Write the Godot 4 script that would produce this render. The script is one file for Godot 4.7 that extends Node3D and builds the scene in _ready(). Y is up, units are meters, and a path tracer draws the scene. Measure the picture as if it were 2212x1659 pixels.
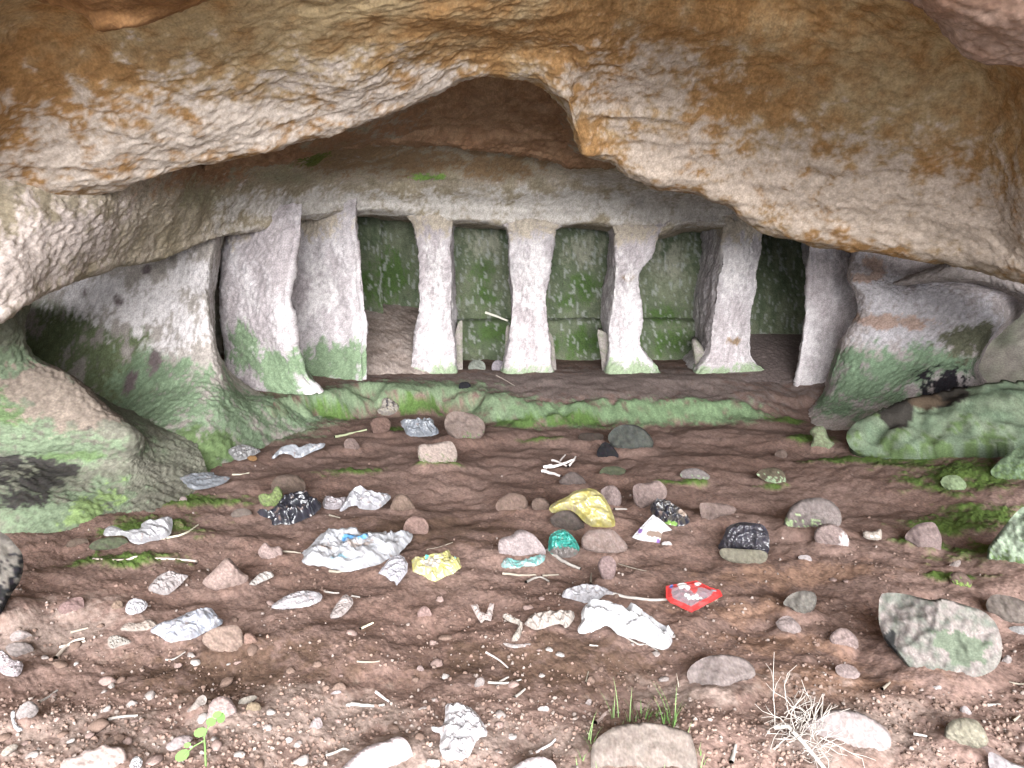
extends Node3D
# A shallow cave with a rock-cut row of pillared burial niches, littered soil floor, seen from its mouth.
# Measurements were read from the photograph as (u, v) on a 2212 x 1659 sheet and a distance in metres;
# at() turns them into places in the world, ground_at() finds where a thing stands on the floor.

const EYE := Vector3(0.0, 1.5, 0.0)
const PITCH := 10.0
const FOV := 52.0
var sp := sin(deg_to_rad(PITCH))
var cp := cos(deg_to_rad(PITCH))
var fpx := 829.5 / tan(deg_to_rad(FOV * 0.5))

var used := {}
var n_big := FastNoiseLite.new()
var n_mid := FastNoiseLite.new()
var n_fine := FastNoiseLite.new()
var n_rid := FastNoiseLite.new()
var n_col := FastNoiseLite.new()
var n_crease := FastNoiseLite.new()
var n_cell := FastNoiseLite.new()
var rng := RandomNumberGenerator.new()
var M := {}

# ---------------------------------------------------------------- measuring
func ray(u: float, v: float) -> Vector3:
	var a := (u - 1106.0) / fpx
	var b := (829.5 - v) / fpx
	return Vector3(a, b * cp - sp, -(b * sp + cp))

func at(u: float, v: float, d: float) -> Vector3:
	var r := ray(u, v)
	return EYE + r * (d / -r.z)

func lut(x: float, t: Array) -> float:
	if x <= t[0][0]: return t[0][1]
	for i in range(1, t.size()):
		if x < t[i][0]:
			var k: float = (x - t[i - 1][0]) / (t[i][0] - t[i - 1][0])
			return lerpf(t[i - 1][1], t[i][1], k)
	return t[-1][1]

const STEP_D := [[-3.2, 5.3], [-2.6, 5.6], [-2.06, 6.0], [-1.67, 6.8], [-1.17, 7.0], [-0.5, 6.85], [-0.18, 6.65], [0.17, 6.56], [1.13, 6.56], [2.1, 6.75], [2.8, 7.1], [4.0, 7.2]]
const STEP_H := [[-2.0, 0.2], [-1.0, 0.22], [-0.3, 0.18], [0.1, 0.135], [0.75, 0.145], [2.1, 0.1], [2.8, 0.09]]

func floor_h(x: float, z: float) -> float:
	var d := -z
	var y := 0.035 * n_big.get_noise_2d(x * 1.3 + 7.0, z * 1.3)
	y *= clampf((d + 1.0) / 3.0, 0.0, 1.0)
	var sd := lut(x, STEP_D) + 0.16 * n_mid.get_noise_2d(x * 0.5, d * 0.5 + 3.0)
	if d > sd - 0.25:
		var hc := lut(x, STEP_H)
		var k := smoothstep(sd - 0.12, sd + 0.30, d + 0.05 * n_mid.get_noise_2d(x * 1.2, d * 1.2 + 40.0))
		var top := lerpf(hc, 0.22, clampf((d - sd - 0.2) / 0.8, 0.0, 1.0))
		y = lerpf(y, top + 0.25 * y, k)
	# soil heaped up against the rock on both sides
	y += 0.16 * smoothstep(2.6, 3.6, absf(x)) * smoothstep(3.0, 4.5, d)
	return y

func ground_at(u: float, v: float) -> Vector3:
	var r := ray(u, v)
	r /= -r.z
	var d := 1.2
	while d < 10.0:
		var p := EYE + r * d
		if p.y <= floor_h(p.x, p.z):
			break
		d += 0.015
	var q := EYE + r * d
	q.y = floor_h(q.x, q.z)
	return q

# ---------------------------------------------------------------- naming
func numbered(called: String) -> String:
	if not used.has(called):
		used[called] = 0
		return called
	used[called] += 1
	return "%s_%03d" % [called, used[called]]

func tag(o: Node, label: String, category: String, group := "") -> void:
	o.set_meta("label", label)
	o.set_meta("category", category)
	if group != "": o.set_meta("group", group)

func structure(o: Node, label := "") -> void:
	o.set_meta("kind", "structure")
	if label != "": o.set_meta("label", label)

func put(called: String, mesh: Mesh, m: Material, parent: Node = null, pos := Vector3.ZERO) -> MeshInstance3D:
	var o := MeshInstance3D.new()
	o.mesh = mesh
	o.material_override = m
	if parent == null or parent == self:
		o.name = numbered(called)
		add_child(o)
	else:
		o.name = called
		parent.add_child(o, true)
	o.position = pos
	return o

# ---------------------------------------------------------------- materials
func noise_tex(freq: float, lo: float, hi: float, seed_: int, size := 512, type := FastNoiseLite.TYPE_SIMPLEX, tint := Color(1, 1, 1)) -> NoiseTexture2D:
	var n := FastNoiseLite.new()
	n.seed = seed_
	n.noise_type = type
	n.frequency = freq
	n.fractal_type = FastNoiseLite.FRACTAL_FBM
	n.fractal_octaves = 5
	n.fractal_gain = 0.6
	var g := Gradient.new()
	g.set_color(0, Color(lo, lo, lo) * tint)
	g.set_color(1, Color(hi, hi, hi))
	var t := NoiseTexture2D.new()
	t.width = size
	t.height = size
	t.seamless = true
	t.noise = n
	t.color_ramp = g
	return t

func normal_tex(freq: float, strength: float, seed_: int, size := 512) -> NoiseTexture2D:
	var n := FastNoiseLite.new()
	n.seed = seed_
	n.noise_type = FastNoiseLite.TYPE_SIMPLEX
	n.frequency = freq
	n.fractal_octaves = 5
	n.fractal_gain = 0.6
	var t := NoiseTexture2D.new()
	t.width = size
	t.height = size
	t.seamless = true
	t.noise = n
	t.as_normal_map = true
	t.bump_strength = strength
	return t

func earthy(grain: Texture2D, relief: Texture2D, scale_: float, rough := 0.95, ns := 1.0) -> StandardMaterial3D:
	var m := StandardMaterial3D.new()
	m.vertex_color_use_as_albedo = true
	m.albedo_texture = grain
	if relief != null:
		m.normal_enabled = true
		m.normal_texture = relief
		m.normal_scale = ns
	m.roughness = rough
	m.metallic_specular = 0.25
	m.uv1_triplanar = true
	m.uv1_world_triplanar = true
	m.uv1_scale = Vector3.ONE * scale_
	return m

func plain(c: Color, rough := 0.9, spec := 0.3) -> StandardMaterial3D:
	var m := StandardMaterial3D.new()
	m.albedo_color = c.linear_to_srgb()
	m.roughness = rough
	m.metallic_specular = spec
	return m

func foil(rough: float, alpha := 1.0) -> StandardMaterial3D:
	var m := StandardMaterial3D.new()
	m.vertex_color_use_as_albedo = true
	m.roughness = rough
	m.metallic_specular = 0.5
	if alpha < 1.0:
		m.transparency = BaseMaterial3D.TRANSPARENCY_ALPHA
		m.albedo_color = Color(1, 1, 1, alpha)
	return m

func set_noise(n: FastNoiseLite, freq: float, oct: int, seed_: int, ridged := false) -> void:
	n.noise_type = FastNoiseLite.TYPE_SIMPLEX
	n.frequency = freq
	n.fractal_type = FastNoiseLite.FRACTAL_RIDGED if ridged else FastNoiseLite.FRACTAL_FBM
	n.fractal_octaves = oct
	n.seed = seed_

# ---------------------------------------------------------------- colour of the rock
# patches: [centre, 1 / radius, colour, hardness]; the outline is broken up by noise
func blob(u: float, v: float, d: float, rx: float, ry: float, rz: float, c: Color, hard := 3.0) -> Array:
	return [at(u, v, d), Vector3(1.0 / rx, 1.0 / ry, 1.0 / rz), c, hard]

func paint(p: Vector3, base: Color, alt: Color, patches: Array, streak: float) -> Color:
	var a := n_col.get_noise_3dv(p)
	var q := Vector3(p.x, p.y * (1.0 - streak), p.z)
	var b := n_mid.get_noise_3dv(q * 1.7)
	var f := n_fine.get_noise_3dv(Vector3(p.x, p.y * (1.0 - 0.6 * streak), p.z))
	var c := base.lerp(alt, clampf(0.5 + a * 1.1 + b * 0.8, 0.0, 1.0))
	var w := b * 0.7 + f * 0.55 + a * 0.35
	for k in patches:
		var e: Vector3 = (p - k[0]) * k[1]
		var dd := e.length_squared()
		if dd < 3.0:
			var s := clampf((1.0 - sqrt(dd) + w) * k[3], 0.0, 1.0)
			c = c.lerp(k[2], s)
	return c * (1.0 + 0.35 * f + 0.15 * b)

# ---------------------------------------------------------------- rock surfaces
# a net of control points, smoothed, roughened along its normals and painted
func rock_patch(net: Array, cell: float, amp: float, rough: float, painter: Callable, toward := Vector3(0, 1.2, -4.5), ridges := 0.0) -> ArrayMesh:
	var nr := net.size()
	var nc: int = net[0].size()
	var colcount := []
	var total := 0
	for j in nc - 1:
		var l := 0.0
		for i in nr:
			l = maxf(l, (net[i][j + 1] - net[i][j]).length())
		var c := clampi(int(ceil(l / cell)), 2, 240)
		colcount.append(c)
		total += c
	var cols := total + 1
	var rows_pts := []
	for i in nr:
		var line := PackedVector3Array()
		for j in nc - 1:
			var p0: Vector3 = net[i][maxi(j - 1, 0)]
			var p1: Vector3 = net[i][j]
			var p2: Vector3 = net[i][j + 1]
			var p3: Vector3 = net[i][mini(j + 2, nc - 1)]
			for k in colcount[j]:
				line.append(p1.cubic_interpolate(p2, p0, p3, float(k) / colcount[j]))
		line.append(net[i][nc - 1])
		rows_pts.append(line)
	var pts := PackedVector3Array()
	var rows := 0
	for i in nr - 1:
		var l := 0.0
		for j in nc:
			l = maxf(l, (net[i + 1][j] - net[i][j]).length())
		var c := clampi(int(ceil(l / cell)), 2, 240)
		var a0: PackedVector3Array = rows_pts[maxi(i - 1, 0)]
		var a1: PackedVector3Array = rows_pts[i]
		var a2: PackedVector3Array = rows_pts[i + 1]
		var a3: PackedVector3Array = rows_pts[mini(i + 2, nr - 1)]
		for k in c:
			var t := float(k) / c
			for j in cols:
				pts.append(a1[j].cubic_interpolate(a2[j], a0[j], a3[j], t))
		rows += c
	pts.append_array(rows_pts[nr - 1])
	rows += 1
	# which side is out
	var mid := (rows / 2) * cols + cols / 2
	var nm := (pts[mid + 1] - pts[mid - 1]).cross(pts[mid + cols] - pts[mid - cols])
	var flip := nm.dot(toward - pts[mid]) < 0.0
	var s := -1.0 if flip else 1.0
	var normals := grid_normals(pts, rows, cols, s)
	var out := PackedVector3Array()
	out.resize(pts.size())
	for i in pts.size():
		var p := pts[i]
		var h := amp * (n_big.get_noise_3dv(p) + 0.32 * n_mid.get_noise_3dv(p)) + rough * n_fine.get_noise_3dv(p)
		if ridges > 0.0:
			h += ridges * (n_rid.get_noise_3d(p.x * 0.35 + p.y * 0.3, p.y * 2.6, p.z * 0.8) + 0.35 * n_rid.get_noise_3d(p.x * 1.6, p.y * 5.0 + p.x * 0.5, p.z * 2.6 + 5.0))
		out[i] = p + normals[i] * h
	normals = grid_normals(out, rows, cols, s)
	var colors := PackedColorArray()
	colors.resize(out.size())
	for i in out.size():
		var c: Color = painter.call(out[i], normals[i])
		c.a = 1.0
		colors[i] = c
	return grid_mesh(out, normals, colors, rows, cols, flip)

func grid_normals(pts: PackedVector3Array, rows: int, cols: int, s: float) -> PackedVector3Array:
	var out := PackedVector3Array()
	out.resize(pts.size())
	for i in rows:
		var up := mini(i + 1, rows - 1) * cols
		var dn := maxi(i - 1, 0) * cols
		var r := i * cols
		for j in cols:
			var e := pts[r + mini(j + 1, cols - 1)] - pts[r + maxi(j - 1, 0)]
			out[r + j] = e.cross(pts[up + j] - pts[dn + j]).normalized() * s
	return out

func grid_mesh(pts: PackedVector3Array, nrm: PackedVector3Array, col: PackedColorArray, rows: int, cols: int, flip: bool) -> ArrayMesh:
	var idx := PackedInt32Array()
	idx.resize((rows - 1) * (cols - 1) * 6)
	var k := 0
	for i in rows - 1:
		for j in cols - 1:
			var a := i * cols + j
			var b := a + 1
			var c := a + cols
			var d := c + 1
			if flip:
				idx[k] = a; idx[k + 1] = b; idx[k + 2] = c
				idx[k + 3] = b; idx[k + 4] = d; idx[k + 5] = c
			else:
				idx[k] = a; idx[k + 1] = c; idx[k + 2] = b
				idx[k + 3] = b; idx[k + 4] = c; idx[k + 5] = d
			k += 6
	return raw_mesh(pts, nrm, col, idx)

func raw_mesh(pts: PackedVector3Array, nrm: PackedVector3Array, col: PackedColorArray, idx: PackedInt32Array) -> ArrayMesh:
	var arr := []
	arr.resize(Mesh.ARRAY_MAX)
	arr[Mesh.ARRAY_VERTEX] = pts
	arr[Mesh.ARRAY_NORMAL] = nrm
	arr[Mesh.ARRAY_COLOR] = col
	arr[Mesh.ARRAY_INDEX] = idx
	var m := ArrayMesh.new()
	m.add_surface_from_arrays(Mesh.PRIMITIVE_TRIANGLES, arr)
	return m

# ---------------------------------------------------------------- stones and litter
# a closed body with the given outline: the outline (sheet points) is laid on a plane that stands
# on the floor, leaning back by tilt; the body swells to both sides of that plane
func body(poly: PackedVector2Array, o: Dictionary) -> Array:
	var low := 0
	for i in poly.size():
		if poly[i].y > poly[low].y: low = i
	var mid_u := 0.0
	for q in poly: mid_u += q.x
	mid_u /= poly.size()
	var g: Vector3 = o.get("ground", Vector3.ZERO)
	if not o.has("ground"):
		g = ground_at(mid_u, minf(poly[low].y, 1720.0))
	var tilt := deg_to_rad(o.get("tilt", 72.0))
	var away := Vector3(g.x, 0, g.z).normalized()
	var right := away.cross(Vector3.UP).normalized()
	var up := away * cos(tilt) + Vector3.UP * sin(tilt)
	var nrm := right.cross(up).normalized()
	var tf_rel: float = o.get("front", 0.5)
	var wpx := 0.0
	var lo_u := 1e9
	var hi_u := -1e9
	for q in poly:
		lo_u = minf(lo_u, q.x)
		hi_u = maxf(hi_u, q.x)
	var origin: Vector3 = g + away * o.get("back", 0.0)
	var loc := PackedVector2Array()
	for q in poly:
		var r := ray(q.x, q.y)
		var t: float = (origin - EYE).dot(nrm) / r.dot(nrm)
		var e: Vector3 = EYE + r * t - g
		loc.append(Vector2(e.dot(right), e.dot(up)))
	for it in o.get("smooth", 1):
		var sm := PackedVector2Array()
		for i in loc.size():
			var a := loc[i]
			var b := loc[(i + 1) % loc.size()]
			sm.append(a.lerp(b, 0.22))
			sm.append(a.lerp(b, 0.78))
		loc = sm
	var lo := loc[0]
	var hi := loc[0]
	for q in loc:
		lo = lo.min(q)
		hi = hi.max(q)
	var size := maxf(hi.x - lo.x, hi.y - lo.y)
	var short := minf(hi.x - lo.x, hi.y - lo.y)
	var n: int = o.get("n", 22)
	var cell := size / n
	var nx := int((hi.x - lo.x) / cell) + 3
	var ny := int((hi.y - lo.y) / cell) + 3
	var keep := PackedByteArray()
	keep.resize(nx * ny)
	for j in ny - 1:
		for i in nx - 1:
			var c := lo + Vector2(i - 0.5, j - 0.5) * cell
			keep[j * nx + i] = 1 if Geometry2D.is_point_in_polygon(c, loc) else 0
	var vid := PackedInt32Array()
	vid.resize(nx * ny)
	vid.fill(-1)
	var p2 := PackedVector2Array()
	var dist := PackedFloat32Array()
	var dmax := 0.0
	for j in ny:
		for i in nx:
			var around := 0
			for e in [[0, 0], [-1, 0], [0, -1], [-1, -1]]:
				var ii: int = i + e[0]
				var jj: int = j + e[1]
				if ii >= 0 and jj >= 0: around += keep[jj * nx + ii]
			if around == 0: continue
			var q := lo + Vector2(i - 1, j - 1) * cell
			var best := 1e9
			var near := q
			for k in loc.size():
				var h := Geometry2D.get_closest_point_to_segment(q, loc[k], loc[(k + 1) % loc.size()])
				var dd := h.distance_squared_to(q)
				if dd < best:
					best = dd
					near = h
			vid[j * nx + i] = p2.size()
			if around < 4:
				p2.append(near)
				dist.append(0.0)
			else:
				p2.append(q)
				dist.append(sqrt(best))
				dmax = maxf(dmax, sqrt(best))
	var cnt := p2.size()
	var tf := tf_rel * short * (0.8 if o.get("kind", "stone") == "sheet" else 1.0)
	var tb: float = o.get("rear", 0.5) * short
	var seed_off := Vector3(o.get("seed", 1.0) * 3.17, 0, 0)
	var kind: String = o.get("kind", "stone")
	var planes := []
	rng.seed = int(o.get("seed", 1.0) * 1000.0)
	if kind == "stone":
		for k in o.get("facets", 5) + 3:
			var ang := rng.randf() * TAU
			planes.append([Vector2(cos(ang), sin(ang)) * rng.randf_range(0.4, 1.6), rng.randf_range(0.42, 0.85)])
	var pts := PackedVector3Array()
	var col := PackedColorArray()
	pts.resize(cnt * 2)
	col.resize(cnt * 2)
	var c1: Color = o.get("color", Color(0.3, 0.22, 0.2))
	var c2: Color = o.get("alt", c1 * 0.8)
	var moss: Color = o.get("moss", Color(0, 0, 0, 0))
	var moss_h: float = o.get("moss_to", -1.0)
	var center := (lo + hi) * 0.5
	for i in cnt:
		var q := p2[i]
		var t := clampf(dist[i] / maxf(dmax, 1e-5), 0.0, 1.0)
		var w3 := Vector3(q.x, q.y, 0) / size + seed_off
		var zf := 0.0
		var zb := 0.0
		if kind == "stone":
			var pr := pow(1.0 - pow(1.0 - t, 3.0), 0.4)
			zf = tf * pr
			for pl in planes:
				zf = minf(zf, tf * maxf(0.0, pl[1] + pl[0].dot((q - center) / size)))
			zf += tf * pr * (0.14 * n_mid.get_noise_3dv(w3 * 1.3) + 0.08 * n_fine.get_noise_3dv(w3 * 0.5)) * o.get("rough", 1.0)
			zb = -tb * pr
		else:
			var cr: float = o.get("crease", 1.0)
			var e := minf(1.0, t * 4.0)
			var turn: float = o.get("seed", 1.0) * 2.4
			var g2 := (q / size).rotated(turn + 0.6 * n_big.get_noise_3dv(w3 * 1.5))
			var r1 := n_crease.get_noise_3dv(Vector3(g2.x * 0.7, g2.y * 1.15, 0) + seed_off)
			var r2 := n_crease.get_noise_3dv(Vector3(g2.y * 1.2 + 0.3 * r1, g2.x * 1.9 + 0.4 * r1, 4) + seed_off)
			var r3 := n_mid.get_noise_3dv(w3 * 2.5)
			zf = tf * e * (0.42 + 0.35 * t + cr * (0.50 * r1 + 0.20 * r2 + 0.12 * r3))
			zf = maxf(zf, 0.003)
			zb = -tb * e
		if dist[i] == 0.0 and kind != "stone":
			zf += tf * 0.12 * n_mid.get_noise_3dv(w3 * 3.0)
		var pf := right * q.x + up * q.y + nrm * zf
		var pb := right * q.x + up * q.y + nrm * (zf if dist[i] == 0.0 else zb)
		pts[i] = pf
		pts[cnt + i] = pb
		var a := n_mid.get_noise_3dv(w3 * 2.2)
		var f := n_fine.get_noise_3dv(w3 * 1.6)
		var c := c1.lerp(c2, clampf(0.45 + a * 1.2, 0, 1)) * (1.0 + 0.35 * f)
		if moss_h > -1.0:
			var yy := (q.y - lo.y) / maxf(hi.y - lo.y, 0.001)
			if yy < moss_h + a * 0.5 + f * 0.4: c = moss * (0.6 + 0.4 * f)
		if kind == "sheet" and o.get("dirt", 0.3) + n_crease.get_noise_3dv(w3 * 1.4 + Vector3(9, 2, 0)) + 0.5 * f < -0.1: c = c.lerp(Color(0.16, 0.115, 0.10), 0.6)
		if o.has("rim") and dist[i] < o.rim[0] * dmax: c = o.rim[1] * (1.0 + 0.3 * a)
		if o.has("marks"):
			for mk in o.marks:
				var mp: Vector2 = (q - lo) / (hi - lo)
				if (((mp - Vector2(mk[0], mk[1])) / Vector2(mk[2], mk[3])).length() < 1.0 + 0.5 * a): c = mk[4] * (0.5 if kind == "sheet" else 0.6)
		c.a = 1.0
		col[i] = c
		col[cnt + i] = c
	var idx := PackedInt32Array()
	for j in ny - 1:
		for i in nx - 1:
			if keep[j * nx + i] == 0: continue
			var a := vid[j * nx + i]
			var b := vid[j * nx + i + 1]
			var c := vid[(j + 1) * nx + i]
			var d := vid[(j + 1) * nx + i + 1]
			idx.append_array([a, c, b, b, c, d])
			idx.append_array([cnt + a, cnt + b, cnt + c, cnt + b, cnt + d, cnt + c])
	var nn := smooth_normals(pts, idx)
	# shift so that the body reaches the floor
	return [raw_mesh(pts, nn, col, idx), g]

func smooth_normals(pts: PackedVector3Array, idx: PackedInt32Array) -> PackedVector3Array:
	var nn := PackedVector3Array()
	nn.resize(pts.size())
	for k in range(0, idx.size(), 3):
		var a := idx[k]
		var b := idx[k + 1]
		var c := idx[k + 2]
		var n := (pts[c] - pts[a]).cross(pts[b] - pts[a])
		nn[a] += n
		nn[b] += n
		nn[c] += n
	for i in nn.size():
		nn[i] = nn[i].normalized() if nn[i].length_squared() > 1e-20 else Vector3.UP
	return nn

# outlines are given in the coordinates of eight enlargements of the photograph
const SHEET := {"A": Vector2(0, 864), "B": Vector2(540, 837), "C": Vector2(1053, 837), "D": Vector2(1618, 837), "E": Vector2(0, 1213.5), "F": Vector2(540, 1213.5), "G": Vector2(1053, 1213.5), "H": Vector2(1618, 1213.5), "P": Vector2(0, 0)}

func on_sheet(s: String, a: Array) -> PackedVector2Array:
	var out := PackedVector2Array()
	var k := 1.0 if s == "P" else 0.26855
	for i in range(0, a.size(), 2):
		out.append(SHEET[s] + Vector2(a[i], a[i + 1]) * k)
	return out

var serial := 0.0
var banks := {}
func bank(m: MeshInstance3D) -> void:
	var b := m.mesh.get_aabb()
	var c := m.position + b.get_center()
	var r := maxf(b.size.x, b.size.z) * 0.5
	if -c.z > 6.9: return
	var e := [Vector2(c.x, c.z), r, minf(0.035, 0.17 * b.size.y)]
	for i in range(int(floor((c.x - r * 1.7) * 4.0)), int(floor((c.x + r * 1.7) * 4.0)) + 1):
		for j in range(int(floor((c.z - r * 1.7) * 4.0)), int(floor((c.z + r * 1.7) * 4.0)) + 1):
			var k := Vector2i(i, j)
			if not banks.has(k): banks[k] = []
			banks[k].append(e)

func stone(s: String, a: Array, c: Color, label: String, o := {}) -> MeshInstance3D:
	serial += 1.0
	o.kind = "stone"
	o.color = c * 0.50
	if o.has("alt"): o.alt = o.alt * 0.50
	if not o.has("seed"): o.seed = serial
	var r := body(on_sheet(s, a), o)
	var m := put(o.get("called", "stone"), r[0], o.get("mat", M.stone), null, r[1])
	tag(m, label, o.get("category", "stone"), o.get("group", "stones lying on the cave floor"))
	bank(m)
	return m

func litter(called: String, category: String, s: String, a: Array, c: Color, label: String, o := {}) -> MeshInstance3D:
	serial += 1.0
	o.kind = "sheet"
	o.color = c * 0.38
	if o.has("alt"): o.alt = o.alt * 0.32
	if not o.has("seed"): o.seed = serial
	if not o.has("tilt"): o.tilt = 28.0
	if not o.has("front"): o.front = 0.3
	if not o.has("rear"): o.rear = 0.05
	if not o.has("n"): o.n = 56
	var r := body(on_sheet(s, a), o)
	var m := put(called, r[0], o.get("mat", M.plastic), null, r[1])
	tag(m, label, category, o.get("group", "rubbish lying on the cave floor"))
	return m

func tube(path: PackedVector3Array, r0: float, r1: float, st: SurfaceTool, sides := 6) -> void:
	var n := path.size()
	for i in n - 1:
		var d := (path[i + 1] - path[i]).normalized()
		var da := d if i == 0 else (path[i + 1] - path[i - 1]).normalized()
		var db := d if i == n - 2 else (path[i + 2] - path[i]).normalized()
		var ra := lerpf(r0, r1, float(i) / (n - 1))
		var rb := lerpf(r0, r1, float(i + 1) / (n - 1))
		var xa := da.cross(Vector3(0.31, 0.9, 0.2)).normalized()
		var ya := da.cross(xa)
		var xb := db.cross(Vector3(0.31, 0.9, 0.2)).normalized()
		var yb := db.cross(xb)
		for k in sides:
			var t0 := TAU * k / sides
			var t1 := TAU * (k + 1) / sides
			var a0 := xa * cos(t0) + ya * sin(t0)
			var a1 := xa * cos(t1) + ya * sin(t1)
			var b0 := xb * cos(t0) + yb * sin(t0)
			var b1 := xb * cos(t1) + yb * sin(t1)
			var q := [[path[i] + a0 * ra, a0], [path[i + 1] + b0 * rb, b0], [path[i] + a1 * ra, a1], [path[i] + a1 * ra, a1], [path[i + 1] + b0 * rb, b0], [path[i + 1] + b1 * rb, b1]]
			for e in q:
				st.set_normal(e[1])
				st.add_vertex(e[0])
	for e in [[0, -1.0], [n - 1, 1.0]]:
		var i: int = e[0]
		var d := (path[1] - path[0]).normalized() if i == 0 else (path[n - 1] - path[n - 2]).normalized()
		var x := d.cross(Vector3(0.31, 0.9, 0.2)).normalized()
		var y := d.cross(x)
		var r := r0 if i == 0 else r1
		st.set_normal(d * e[1])
		for k in sides:
			var t0 := TAU * k / sides
			var t1 := TAU * (k + 1) / sides
			var v0 := path[i] + (x * cos(t0) + y * sin(t0)) * r
			var v1 := path[i] + (x * cos(t1) + y * sin(t1)) * r
			st.add_vertex(path[i])
			st.add_vertex(v0 if e[1] > 0 else v1)
			st.add_vertex(v1 if e[1] > 0 else v0)

func new_st() -> SurfaceTool:
	var st := SurfaceTool.new()
	st.begin(Mesh.PRIMITIVE_TRIANGLES)
	return st

func stick(s: String, a: Array, r: float, c: Color, label: String, lift := 0.0, called := "dry_stick", category := "stick") -> void:
	var pts := on_sheet(s, a)
	var path := PackedVector3Array()
	var g0 := ground_at(pts[0].x, pts[0].y)
	for i in pts.size():
		var g := ground_at(pts[i].x, pts[i].y)
		path.append(g - g0 + Vector3(0, r * 0.7 + lift, 0))
	var fine := PackedVector3Array()
	for i in path.size() - 1:
		for k in 4:
			var q := path[i].cubic_interpolate(path[i + 1], path[maxi(i - 1, 0)], path[mini(i + 2, path.size() - 1)], k / 4.0)
			fine.append(q + Vector3(0, 0.6 * r * n_mid.get_noise_3dv(q * 4.0), 0))
	fine.append(path[-1])
	var st := new_st()
	tube(fine, r, r * 0.6, st)
	var m := put(called, st.commit(), plain(c, 0.85), null, g0)
	tag(m, label, category, "sticks and straws on the cave floor")

# ================================================================ the scene
func _ready() -> void:
	look()
	rock()
	stones()
	cave_floor()
	rubbish()
	sticks()
	plants()
	gravel()

func look() -> void:
	var cam := Camera3D.new()
	cam.name = "camera"
	cam.position = EYE
	cam.rotation_degrees = Vector3(-PITCH, 0, 0)
	cam.fov = FOV
	cam.near = 0.05
	cam.far = 400.0
	add_child(cam)
	cam.current = true
	var sky_mat := ProceduralSkyMaterial.new()
	sky_mat.sky_top_color = Color(0.48, 0.66, 1.0)
	sky_mat.sky_horizon_color = Color(0.82, 0.90, 1.0)
	sky_mat.sky_curve = 0.25
	sky_mat.ground_bottom_color = Color(0.30, 0.25, 0.22)
	sky_mat.ground_horizon_color = Color(0.62, 0.60, 0.58)
	sky_mat.sky_energy_multiplier = 1.0
	var sky := Sky.new()
	sky.sky_material = sky_mat
	var env := Environment.new()
	env.background_mode = Environment.BG_SKY
	env.sky = sky
	env.ambient_light_source = Environment.AMBIENT_SOURCE_SKY
	env.tonemap_mode = Environment.TONE_MAPPER_LINEAR
	env.tonemap_exposure = 17.5
	env.sdfgi_enabled = true
	env.ssao_enabled = true
	env.ssil_enabled = true
	var we := WorldEnvironment.new()
	we.name = "environment"
	we.environment = env
	add_child(we)
	var sun := DirectionalLight3D.new()
	sun.name = "sun"
	sun.light_energy = 0.5
	sun.light_color = Color(1.0, 1.0, 1.0)
	sun.light_angular_distance = 50.0
	sun.rotation_degrees = Vector3(-21, 6, 0)
	sun.shadow_enabled = true
	add_child(sun)

	set_noise(n_big, 0.75, 3, 3)
	set_noise(n_mid, 3.2, 3, 11)
	set_noise(n_fine, 20.0, 3, 23)
	set_noise(n_rid, 1.6, 4, 31, true)
	set_noise(n_col, 0.9, 3, 47)
	set_noise(n_crease, 3.0, 3, 59, true)
	rng.seed = 7
	var grain := noise_tex(0.06, 0.68, 1.0, 5)
	M.rock = earthy(grain, null, 1.6)
	M.soil = earthy(noise_tex(0.05, 0.66, 1.0, 15), normal_tex(0.06, 6.0, 19), 1.4, 0.97, 0.25)
	M.stone = earthy(noise_tex(0.05, 0.7, 1.0, 25), null, 3.0, 0.9)
	M.plastic = foil(0.3, 0.9)
	M.paper = foil(0.8)
	M.film = foil(0.3, 0.72)

const ORANGE := Color(0.45, 0.255, 0.11)
const TAN := Color(0.52, 0.39, 0.225)
const PALE := Color(0.60, 0.51, 0.44)
const WHITE := Color(0.62, 0.58, 0.58)
const LILAC := Color(0.47, 0.42, 0.43)
const BROWN := Color(0.20, 0.115, 0.06)
const OLIVE := Color(0.23, 0.21, 0.13)
const ALGAE := Color(0.20, 0.27, 0.17)
const DEEP := Color(0.065, 0.105, 0.035)
const MOSS := Color(0.125, 0.18, 0.08)
const MINT := Color(0.30, 0.40, 0.27)
const SOOT := Color(0.022, 0.020, 0.024)
const SOIL := Color(0.265, 0.180, 0.155)
const SOIL2 := Color(0.205, 0.132, 0.110)

func net(rows: Array) -> Array:
	var out := []
	for r in rows:
		var line := []
		for q in r:
			line.append(q if q is Vector3 else at(q[0], q[1], q[2]))
		out.append(line)
	return out

func rock() -> void:
	front_ceiling()
	inner_vault()
	niche_wall()
	side_rocks()
	hill()

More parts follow.
